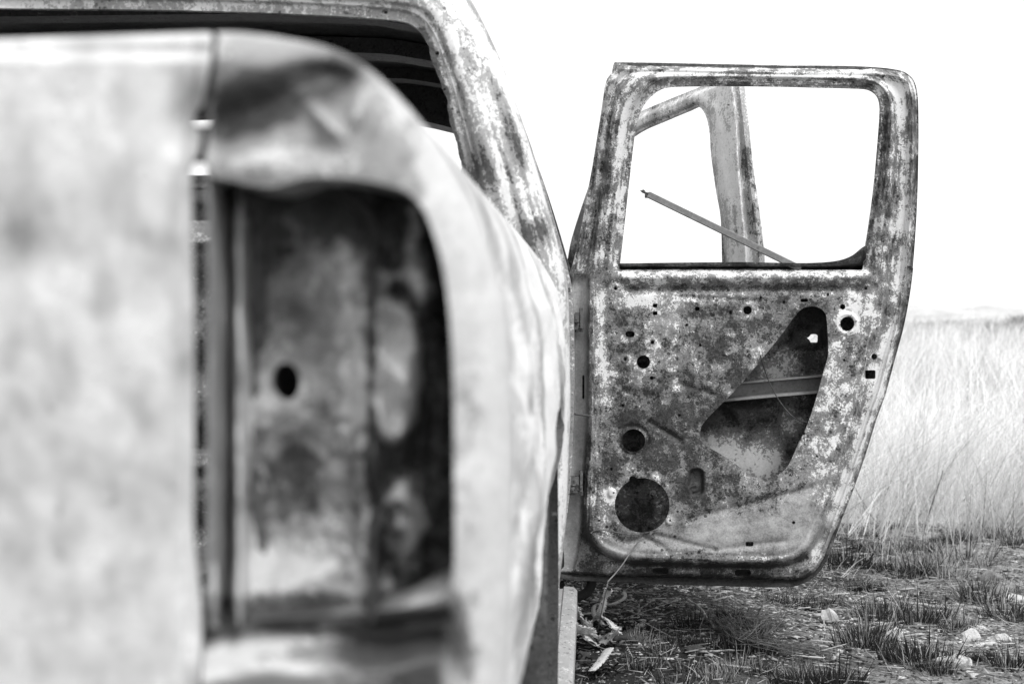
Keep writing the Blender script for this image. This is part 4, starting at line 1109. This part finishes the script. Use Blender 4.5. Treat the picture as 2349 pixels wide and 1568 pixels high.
for k in range(46):
    p_ = np.array(Q2(rng.uniform(420, 1250), rng.uniform(520, 1250)))
    a_, l_ = rng.uniform(0, math.pi), rng.uniform(8, 34)
    q = [p_ - l_ * np.array([math.cos(a_), 0.5 * math.sin(a_)]), p_ + rng.normal(0, 3, 2), p_ + l_ * np.array([math.cos(a_), 0.5 * math.sin(a_)])]
    q = smooth(q, False, 4)
    mb.tube([gp(x, y, 0.004 + 0.02 * abs(math.sin(k + i * 0.5)) * rng.uniform(0.3, 1.2)) for i, (x, y) in enumerate(q)], rng.uniform(0.0010, 0.0026), 4, caps=False)
tag(mb.top('charred_twigs', M_CHAR, tuple(gp(*Q2(800, 900)))), 'tangle of thin charred twigs beside the sill and its frayed bands', 'twigs', kind='stuff')
# tangle of steel wires from a burnt tyre
mb = MB()
for k in range(70):
    off = rng.normal(0, 1, 2)
    a = np.array(Q8(900 + 60 * off[0], 630 + 22 * off[1])); b_ = np.array(Q8(1080 + 50 * off[1], 735 + 16 * off[0])); c_ = np.array(Q8(1330 + 70 * rng.normal(), 800 + 14 * rng.normal()))
    if k % 3 == 0: a = np.array(Q8(1010 + 60 * rng.normal(), 600 + 20 * rng.normal())); c_ = np.array(Q8(1180 + 60 * rng.normal(), 600 + 30 * rng.normal()))
    q = smooth([a, (a + b_) / 2 + rng.normal(0, 5, 2), b_, (b_ + c_) / 2 + rng.normal(0, 5, 2), c_], False, 5)
    lf = 0.004 + 0.03 * np.abs(rng.normal()) * np.sin(np.linspace(0.2, 2.9, len(q)))
    mb.tube([gp(x, y, l) for (x, y), l in zip(q, lf)], 0.0009, 3, caps=False)
tag(mb.top('wire_tangle', M_RUST, tuple(gp(*Q8(1050, 720)))), 'tangle of thin steel wires spread on the ground under the door', 'wire tangle')
# long loose wires and twigs
tw = [([(770, 560), (830, 590), (860, 630), (890, 670)], 0.0030, 'bent pale twig on chips under the middle of the door', M_HINGE),
      ([(640, 650), (760, 675), (860, 700), (960, 715), (1060, 735)], 0.0022, 'dark thin cable snaking across the litter under the door', M_SOOT),
      ([(540, 610), (545, 590), (580, 570), (600, 560)], 0.0018, 'short curved wire under the left half of the door', M_HINGE),
      ([(820, 790), (900, 788), (985, 786)], 0.0026, 'straight pale stick in front of the charred lump', M_HINGE),
      ([(1445, 838), (1470, 815), (1495, 797)], 0.0040, 'short pale stick pointing towards the wire tangle', M_HINGE),
      ([(1496, 800), (1540, 820), (1610, 850)], 0.0034, 'dark crooked twig touching the short pale stick', M_RUST),
      ([(1455, 525), (1540, 570), (1620, 618)], 0.0020, 'long straight wire right of the lower door corner', M_BAR),
      ([(1480, 640), (1520, 620), (1530, 590), (1505, 570)], 0.0022, 'hooked pale straw beside the half-blackened stone', M_HINGE),
      ([(1740, 540), (1900, 555), (2010, 575)], 0.0026, 'long pale stalk lying across the burnt patch', M_HINGE),
      ([(1310, 820), (1420, 850), (1520, 880), (1600, 910)], 0.0022, 'thin curved twig in the foreground litter', M_RUST),
      ([(1560, 700), (1690, 660), (1800, 640)], 0.0028, 'pale crossing stalk between two burnt tufts', M_HINGE),
      ([(2120, 800), (2180, 780), (2240, 765)], 0.0030, 'short pale stick in front of the stone cluster', M_HINGE)]
for pts, r, lab, mt in tw:
    q = smooth([Q8(*p) for p in pts], False, 6)
    P_ = np.array([gp(x, y, r + 0.004 + 0.006 * math.sin(i * 0.8) ** 2) for i, (x, y) in enumerate(q)])
    nm = 'twig' if 'twig' in lab else 'stick' if ('stick' in lab or 'stalk' in lab or 'straw' in lab) else 'wire'
    tag(MB().tube(P_, r, 6).top(nm, mt, tuple(P_[len(P_) // 2] * [1, 1, 0])), lab, nm, 'loose sticks and wires on the ground')

# ------------------------------------------------------------------ grass, stubble, litter
def blades(base, hgt, width, lean, az, shade, segs=2, curl=0.35):
    """Tapered bent blades as one mesh. Arrays over blades."""
    n = len(hgt)
    V, Fc = [], []
    dirx, diry = np.cos(az), np.sin(az)
    face = rng.uniform(0, math.pi, n)
    sx, sy = np.cos(face), np.sin(face)
    lv = segs + 1
    verts = np.zeros((n, lv * 2 - 1, 3)); sh = np.zeros((n, lv * 2 - 1))
    for k in range(lv):
        t = k / segs
        ofs = lean * (t + curl * t * t)
        c = base + np.stack([dirx * ofs * hgt, diry * ofs * hgt, hgt * t * np.sqrt(np.maximum(1 - (lean * 0.45 * t) ** 2, 0.1))], -1)
        wd = width * (1 - t) * (0.9 if k else 1.0) * 0.5
        s = np.stack([sx * wd, sy * wd, 0 * wd], -1)
        if k < segs:
            verts[:, 2 * k], verts[:, 2 * k + 1] = c - s, c + s
            sh[:, 2 * k] = sh[:, 2 * k + 1] = shade
        else:
            verts[:, 2 * k] = c; sh[:, 2 * k] = shade
    vn = lv * 2 - 1
    b = (np.arange(n) * vn)[:, None]
    q = np.concatenate([b + np.array([[2 * k, 2 * k + 1, 2 * k + 3, 2 * k + 2]]) for k in range(segs - 1)], 0) if segs > 1 else np.zeros((0, 4), int)
    tri = b + np.array([[2 * segs - 2, 2 * segs - 1, 2 * segs]])
    return verts.reshape(-1, 3), q, tri, sh.ravel()
def fast_mesh(name, v, q, t, mat, shade):
    m = bpy.data.meshes.new(name)
    m.vertices.add(len(v)); m.vertices.foreach_set('co', np.asarray(v, np.float32).ravel())
    loops = np.concatenate([q.ravel(), t.ravel()]).astype(np.int32)
    m.loops.add(len(loops)); m.loops.foreach_set('vertex_index', loops)
    st = np.concatenate([np.arange(len(q)) * 4, len(q) * 4 + np.arange(len(t)) * 3]).astype(np.int32)
    m.polygons.add(len(st)); m.polygons.foreach_set('loop_start', st)
    m.update(calc_edges=True)
    at = m.attributes.new('shade', 'FLOAT', 'POINT'); at.data.foreach_set('value', np.asarray(shade, np.float32))
    m.materials.append(mat)
    m.validate()
    return m
def blade_mat(name, base, trans=0.25):
    n = NT(name)
    val = n.mul(n.attr('shade'), base)
    m = n.finish(val, 0.7, None, spec=0.25)
    tl = n.t.nodes.new('ShaderNodeBsdfTranslucent'); n.L(val, tl.inputs[0])
    mx = n.t.nodes.new('ShaderNodeMixShader'); mx.inputs[0].default_value = trans
    n.L(n.bs.outputs[0], mx.inputs[1]); n.L(tl.outputs[0], mx.inputs[2]); n.L(mx.outputs[0], n.out.inputs[0])
    return m
M_GRASS = blade_mat('dry_straw', 0.95, 0.35)
M_STUB = blade_mat('burnt_stubble', 1.0, 0.1)

def field(n, y0, y1, hm, hv, wd, clump, edge=True, ln=(0.36, 0.36)):
    u = rng.random(n)
    y = y0 + (y1 - y0) * u ** 1.5
    half = 0.55 * y + 1.5
    x = rng.uniform(-1, 1, n) * half + 0.12 * y
    if clump:
        k = max(n // clump, 1)
        cy = y0 + (y1 - y0) * rng.random(k) ** 1.5
        cx = rng.uniform(-1, 1, k) * (0.55 * cy + 1.5) + 0.12 * cy
        id_ = rng.integers(0, k, n)
        sp = 0.05 + 0.02 * cy[id_] / 5
        x = cx[id_] + rng.normal(0, 1, n) * sp; y = cy[id_] + rng.normal(0, 1, n) * sp
        ca = rng.uniform(0, 6.28, k)[id_]; hs = rng.uniform(0.6, 1.25, k)[id_]; cs = rng.uniform(0.66, 1.16, k)[id_]
    else:
        ca, hs, cs = rng.uniform(0, 6.28, n), np.ones(n), np.ones(n)
    if edge:
        e = 4.72 + 0.34 * wav(x, x * 0.3, 2.2, 131) + 0.22 * wav(x, y, 6.0, 132) - 0.7 * rng.random(n) ** 5
        ok = y > e
        x, y, ca, hs, cs = x[ok], y[ok], ca[ok], hs[ok], cs[ok]
    m = len(x)
    az = np.where(rng.random(m) < 0.5, ca, rng.normal(0.3, 0.9, m))
    h = hm * hs * rng.uniform(1 - hv, 1 + hv, m)
    lean = np.abs(rng.normal(ln[0], ln[1], m))
    h = h * np.where(y < 5.6, 0.55 + 0.45 * np.clip((y - 4.4) / 1.0, 0, 1), 1)
    base = np.stack([x, y, ground_h(x, y) - 0.01], -1)
    sh_ = cs * rng.uniform(0.62, 1.18, m) * (1 + 0.25 * wav(x, y * 0.6, 3.0, 133)) * (1 - 0.22 * sst(14, 45, y))
    sh_ = np.where(rng.random(m) < 0.05, 0.18, sh_)
    return blades(base, h, rng.uniform(0.6, 1.2, m) * wd * (0.7 + y / 12), lean, az, sh_)
parts_ = [field(80000, 4.6, 9.5, 0.40, 0.45, 0.0035, 70), field(60000, 8, 26, 0.46, 0.4, 0.006, 50), field(30000, 22, 80, 0.55, 0.35, 0.02, 30), field(700, 5.0, 12, 0.70, 0.25, 0.006, 5), field(11000, 4.1, 5.8, 0.20, 0.5, 0.0035, 45), field(2600, 3.7, 5.0, 0.10, 0.5, 0.003, 26, False, (0.9, 0.5)), field(9000, 4.7, 7.0, 0.42, 0.4, 0.0045, 70, True, (1.0, 0.4)), field(4000, 6, 14, 0.62, 0.3, 0.004, 30, True, (0.9, 0.3))]
vv, qq, tt_, ss_, o_ = [], [], [], [], 0
for v, q, t, s in parts_:
    vv.append(v); qq.append(q + o_); tt_.append(t + o_); ss_.append(s); o_ += len(v)
g = link('dry_grass', fast_mesh('dry_grass', np.concatenate(vv), np.concatenate(qq), np.concatenate(tt_), M_GRASS, np.concatenate(ss_)))
tag(g, 'tall pale dry grass filling the field behind the door', 'grass', kind='stuff')

# flattened straw and litter on the burnt ground
n = 26000
x = rng.uniform(-0.3, 3.2, n); y = 2.6 + 2.3 * rng.random(n) ** 0.8
dens = rng.random(n) < 0.45 + 0.4 * sst(4.0, 4.8, y) + 0.25 * wav(x, y, 3.0, 141)
x, y = x[dens], y[dens]; n = len(x)
a = rng.uniform(0, 6.28, n); l = rng.gamma(1.8, 0.016, n) + 0.006; wdt = rng.gamma(2.0, 0.00035, n) + 0.0004
z = ground_h(x, y) + rng.uniform(0.003, 0.012, n)
dx, dy = np.cos(a), np.sin(a)
tilt = rng.normal(0, 0.1, n)
P0_ = np.stack([x - dx * l / 2, y - dy * l / 2, z - tilt * l / 2 + 0.001], -1); P1_ = np.stack([x + dx * l / 2, y + dy * l / 2, z + tilt * l / 2 + 0.001], -1)
sd = np.stack([-dy * wdt, dx * wdt, 0 * x], -1)
top_ = np.stack([0 * x, 0 * x, wdt], -1)
v = np.stack([P0_ - sd, P0_ + sd, P0_ + top_, P1_ - sd, P1_ + sd, P1_ + top_], 1).reshape(-1, 3)
b = (np.arange(n) * 6)[:, None]
q = np.concatenate([b + np.array([[0, 3, 5, 2]]), b + np.array([[1, 2, 5, 4]])], 0)
t = np.concatenate([b + np.array([[0, 2, 1]]), b + np.array([[3, 4, 5]])], 0)
sh = np.repeat(np.where(rng.random(n) < 0.36, rng.uniform(0.22, 0.55, n), rng.uniform(0.04, 0.2, n)), 6)
o = link('straw_litter', fast_mesh('straw_litter', v, q, t, M_STUB, sh))
tag(o, 'broken straw and charred bits scattered over the burnt ground', 'litter', kind='stuff')

# chips and gravel: small irregular octahedra
n = 44000
x = rng.uniform(-0.2, 3.4, n); y = 2.6 + 2.4 * rng.random(n) ** 0.8
pale = rng.random(n) < 0.22 + 0.6 * gauss(x, y, 0.75, 3.45, 0.45, 0.3)
r_ = (rng.gamma(2.0, 0.0010, n) + 0.0012) * (1 + 0.7 * gauss(x, y, 0.75, 3.45, 0.45, 0.3))
px_ = np.array([[1, 0, 0], [0, 1, 0], [-1, 0, 0], [0, -1, 0], [0, 0, 0.32], [0, 0, -0.4]], float)
ang = rng.uniform(0, 6.28, n)
v = px_[None] * r_[:, None, None] * rng.uniform(0.4, 1.7, (n, 6, 1))
v = np.stack([v[..., 0] * np.cos(ang)[:, None] - v[..., 1] * np.sin(ang)[:, None], v[..., 0] * np.sin(ang)[:, None] + v[..., 1] * np.cos(ang)[:, None], v[..., 2]], -1)
v = v + np.stack([x, y, ground_h(x, y) + r_ * 0.3], -1)[:, None]
b = (np.arange(n) * 6)[:, None, None]
t = (b + np.array([[[0, 1, 4], [1, 2, 4], [2, 3, 4], [3, 0, 4], [1, 0, 5], [2, 1, 5], [3, 2, 5], [0, 3, 5]]])).reshape(-1, 3)
sh = np.repeat(np.where(pale, rng.uniform(0.35, 0.75, n), rng.uniform(0.02, 0.20, n)), 6)
o = link('gravel', fast_mesh('gravel', v.reshape(-1, 3), np.zeros((0, 4), int), t, M_STUB, sh))
tag(o, 'small pale chips and gravel on the dark burnt ground', 'gravel', kind='stuff')

# matted dead blades lying on the ground
n = 20000
x = rng.uniform(-0.1, 3.4, n); y = 2.6 + 2.3 * rng.random(n) ** 0.8
ok = (wav(x, y, 4.0, 151) + 0.5 * wav(x, y, 11.0, 152) > -0.1) & (x > 0.03 + 0.055 * y)
x, y = x[ok], y[ok]; n = len(x)
v, q, t, sh = blades(np.stack([x, y, ground_h(x, y) + 0.002], -1), rng.uniform(0.008, 0.02, n), rng.uniform(0.0012, 0.0028, n), rng.uniform(2.0, 5.0, n), rng.uniform(0, 6.28, n), np.where(rng.random(n) < 0.45, rng.uniform(0.2, 0.5, n), rng.uniform(0.03, 0.16, n)), 3, 0.4)
o = link('matted_grass', fast_mesh('matted_grass', v, q, t, M_STUB, sh))
tag(o, 'flattened dead grass blades matted on the burnt ground', 'grass', kind='stuff')

# short stubble all over
n = 6500
k = 520
cx = rng.uniform(-0.3, 3.4, k); cy = 2.6 + 2.5 * rng.random(k) ** 0.85
id_ = rng.integers(0, k, n)
x = cx[id_] + rng.normal(0, 0.035, n); y = cy[id_] + rng.normal(0, 0.03, n)
ok = ~((x < 0.16) & (y < 3.2) & (x < 0.02 + 0.055 * y))
x, y, id_ = x[ok], y[ok], id_[ok]; n = len(x)
pal = rng.random(k)[id_]
shade = np.where(rng.random(n) < np.where(pal < 0.25, 0.6, 0.12), rng.uniform(0.22, 0.6, n), rng.uniform(0.015, 0.08, n))
v, q, t, sh = blades(np.stack([x, y, ground_h(x, y) - 0.002], -1), rng.gamma(2.5, 0.006, n) + 0.003, rng.uniform(0.0015, 0.003, n), np.abs(rng.normal(0.3, 0.4, n)), rng.uniform(0, 6.28, n), shade)
o = link('stubble', fast_mesh('stubble', v, q, t, M_STUB, sh))
tag(o, 'short charred grass stubble over the burnt ground', 'stubble', kind='stuff')

# burnt tufts: countable, each its own object
def tuft_mesh(kind, seed):
    global rng
    keep, rng = rng, np.random.default_rng(seed)
    n = {'black': 260, 'mixed': 190, 'pale': 130}[kind]
    r = np.clip(rng.normal(0, 1, (n, 2)), -1.7, 1.7) * np.array([0.034, 0.019])
    fr = {'black': 0.06, 'mixed': 0.30, 'pale': 0.72}[kind]
    sh_ = np.where(rng.random(n) < fr, rng.uniform(0.20, 0.55, n), rng.uniform(0.010, 0.05, n))
    hh = rng.gamma(6, {'black': 0.0060, 'mixed': 0.0078, 'pale': 0.0082}[kind], n)
    az = np.arctan2(r[:, 1], r[:, 0]) + rng.normal(0, 0.7, n)
    v, q, t, sh = blades(np.concatenate([r, np.full((n, 1), -0.004)], 1), hh, rng.uniform(0.0028, 0.0055, n), np.abs(rng.normal(0.32, 0.25, n)), az, sh_, 2, 0.25)
    rng = keep
    return fast_mesh('burnt_tuft', v, q, t, M_STUB, sh)
protos = {(k, i): tuft_mesh(k, 900 + i * 3 + j) for j, k in enumerate(('black', 'mixed', 'pale')) for i in range(3)}
TL = {'black': 'low black charred tuft', 'mixed': 'dark upright burnt tuft', 'pale': 'pale-stemmed burnt tuft'}
anchors = [(1432, 640, 'the half-blackened stone'), (1740, 710, 'the pale angular stone'), (2190, 455, 'the dull grey flat stone'), (2310, 540, 'the bright stone at the edge'), (2090, 770, 'the left lumpy stone'),
           (2240, 760, 'the cracked pale stone'), (2010, 895, 'the long front stone'), (2120, 930, 'the small stone beside the long one'), (1860, 555, 'the lone small white stone'), (2075, 615, 'the small pointed stone'),
           (1080, 730, 'the wire tangle'), (520, 960, 'the pale flake'), (600, 640, 'the small charred lump'), (480, 720, 'the long charred lump'), (620, 810, 'the ragged grey lump'), (900, 788, 'the straight pale stick'), (1470, 815, 'the short pale stick'),
           (1560, 840, 'the crooked twig'), (1610, 366, 'the stone beside the door edge'), (1880, 366, 'the stone at the grass foot'), (820, 590, 'the bent pale twig'), (1540, 570, 'the long straight wire'), (1890, 556, 'the long pale stalk'),
           (1880, 300, 'the leaning dark stalk'), (1300, 430, 'the lower door corner'), (1460, 350, 'the door edge'), (1690, 660, 'the crossing stalk'), (1420, 850, 'the thin curved twig'), (2180, 780, 'the short stick by the stones'), (1810, 805, 'the flat white chip'), (2300, 470, 'the picture edge')]
seen_labels = set()
spots = [  # detail-grid x, y, kind, scale
    (1490, 290, 'black', .7), (1490, 400, 'black', 1.3), (1590, 340, 'black', 1.0), (1650, 400, 'black', .9), (1720, 415, 'black', 1.0), (1700, 345, 'pale', .9), (1600, 330, 'black', .9), (1780, 440, 'mixed', 1.0), (1850, 430, 'mixed', 1.4), (1930, 400, 'pale', 1.4),
    (1990, 440, 'pale', 1.3), (2060, 380, 'pale', 1.5), (1880, 330, 'mixed', 1.1), (1790, 330, 'mixed', 1.0), (1950, 290, 'black', 1.0), (2020, 300, 'black', 1.0), (2100, 300, 'mixed', 1.2), (2180, 400, 'pale', 1.0), (2120, 510, 'mixed', 1.2), (2170, 540, 'mixed', 1.1),
    (2310, 510, 'pale', 1.1), (2270, 610, 'mixed', 1.3), (2340, 640, 'mixed', 1.2), (1640, 490, 'black', 1.0), (1580, 490, 'black', .9), (1850, 520, 'black', .9), (1920, 540, 'mixed', .7), (1650, 640, 'mixed', 1.3), (1700, 610, 'mixed', 1.1), (1860, 660, 'mixed', 1.4),
    (1910, 640, 'mixed', 1.0), (2020, 700, 'mixed', 1.3), (2080, 690, 'pale', 1.0), (1600, 770, 'mixed', 1.4), (1670, 790, 'black', 1.2), (1640, 720, 'mixed', 1.0), (1780, 860, 'mixed', 1.4), (1850, 870, 'black', 1.2), (1900, 900, 'mixed', 1.1), (1960, 920, 'mixed', .9),
    (2290, 890, 'mixed', 1.0), (2280, 760, 'pale', .7), (1260, 930, 'mixed', 1.2), (1330, 940, 'pale', 1.0), (1290, 960, 'black', 1.2), (1530, 940, 'pale', 1.0), (1450, 960, 'black', 1.0), (1370, 590, 'black', .9), (1290, 570, 'black', .8), (1420, 560, 'mixed', .8),
    (1180, 560, 'mixed', .9), (960, 630, 'black', .9), (780, 670, 'black', .9), (880, 760, 'black', 1.0), (1060, 800, 'black', 1.0), (700, 750, 'black', .8), (540, 740, 'pale', .8), (640, 800, 'mixed', .8), (760, 880, 'mixed', .9), (1000, 880, 'pale', .9), (1120, 900, 'mixed', .9),
    (900, 930, 'pale', .9), (560, 880, 'mixed', .9), (460, 700, 'pale', .6), (700, 960, 'mixed', 1.0), (2200, 470, 'pale', .7), (2050, 520, 'pale', .8), (1740, 250, 'mixed', .8), (1640, 270, 'black', .8), (2240, 300, 'mixed', 1.1), (2320, 330, 'mixed', 1.0), (2150, 860, 'black', .8)]
for i, (zx, zy, kd, sc) in enumerate(spots):
    m = protos[(kd, i % 3)]
    o = bpy.data.objects.new('burnt_tuft', m)
    C.objects.link(o)
    p = gp(*Q8(zx, zy))
    o.location = p
    sc *= random.uniform(0.48, 0.86)
    o.scale = (sc * random.uniform(0.9, 1.2), sc, sc * random.uniform(0.85, 1.15))
    o.rotation_euler = (0, 0, random.uniform(-0.5, 0.5))
    d_ = [(math.hypot(ax - zx, (ay - zy) * 2), ax - zx, ay - zy, nm_) for ax, ay, nm_ in anchors]
    tl_ = TL[kd]
    for dd_, ux, uy, nm_ in sorted(d_)[:6]:
        w_ = 'right of' if ux < 0 and abs(ux) > 1.3 * abs(uy) else 'left of' if ux > 0 and abs(ux) > 1.3 * abs(uy) else 'behind' if uy > 0 else 'in front of'
        tl_ = TL[kd] + ' ' + w_ + ' ' + nm_
        if tl_ not in seen_labels: break
    if tl_ in seen_labels:
        tl_ = TL[kd] + ', farther from ' + nm_
    if tl_ in seen_labels: print('DUP', tl_)
    seen_labels.add(tl_)
    tag(o, tl_, 'grass tuft', {'black': 'low black burnt tufts', 'mixed': 'dark upright burnt tufts', 'pale': 'pale-stemmed burnt tufts'}[kd])
# one dark dry stalk leaning in front of the pale field
st = [gp(2120, 1212, 0.0), un(2135, 1165, 4.75), un(2155, 1105, 4.75), un(2163, 1078, 4.75)]
q = np.array(st)
tag(MB().tube(smooth(q, False, 6), np.linspace(0.003, 0.0012, 19), 5).top('dry_stalk', M_RUST, tuple(q[0])), 'single dark dry stalk leaning in front of the pale grass', 'stalk')

# dark scrub on the horizon
M_BUSH = blade_mat('scrub_leaves', 0.42, 0.2)
def bush(px, Y, hgt, wdt, label, seed):
    global rng
    keep, rng = rng, np.random.default_rng(seed)
    n = 2600
    c = np.array([(px - 1174.5) / F * Y, Y])
    x = c[0] + rng.normal(0, wdt * 0.4, n); y = c[1] + rng.normal(0, wdt * 0.3, n)
    hh = np.clip(1 - ((x - c[0]) / wdt) ** 2, 0.1, 1)
    z = hgt * hh * rng.uniform(0.0, 1.0, n) ** 0.7
    base = np.stack([x, y, z - 0.1], -1)
    v, q, t, sh = blades(base, rng.uniform(0.12, 0.32, n), rng.uniform(0.05, 0.14, n), np.abs(rng.normal(0.5, 0.3, n)), rng.uniform(0, 6.28, n), rng.uniform(0.5, 1.3, n))
    rng = keep
    o = link('bush', fast_mesh('bush', v - np.array([c[0], c[1], 0]), q, t, M_BUSH, sh))
    o.location = (c[0], c[1], 0)
    return tag(o, label, 'bush', 'scrub on the horizon')
bush(2345, 34, 0.62, 0.7, 'dark low bush on the horizon at the right edge', 1)
bush(2285, 40, 0.42, 1.0, 'flatter grey bush just left of the edge bush', 2)
bush(2165, 52, 0.42, 1.6, 'pale hazy bush on the rise nearest the door', 3)
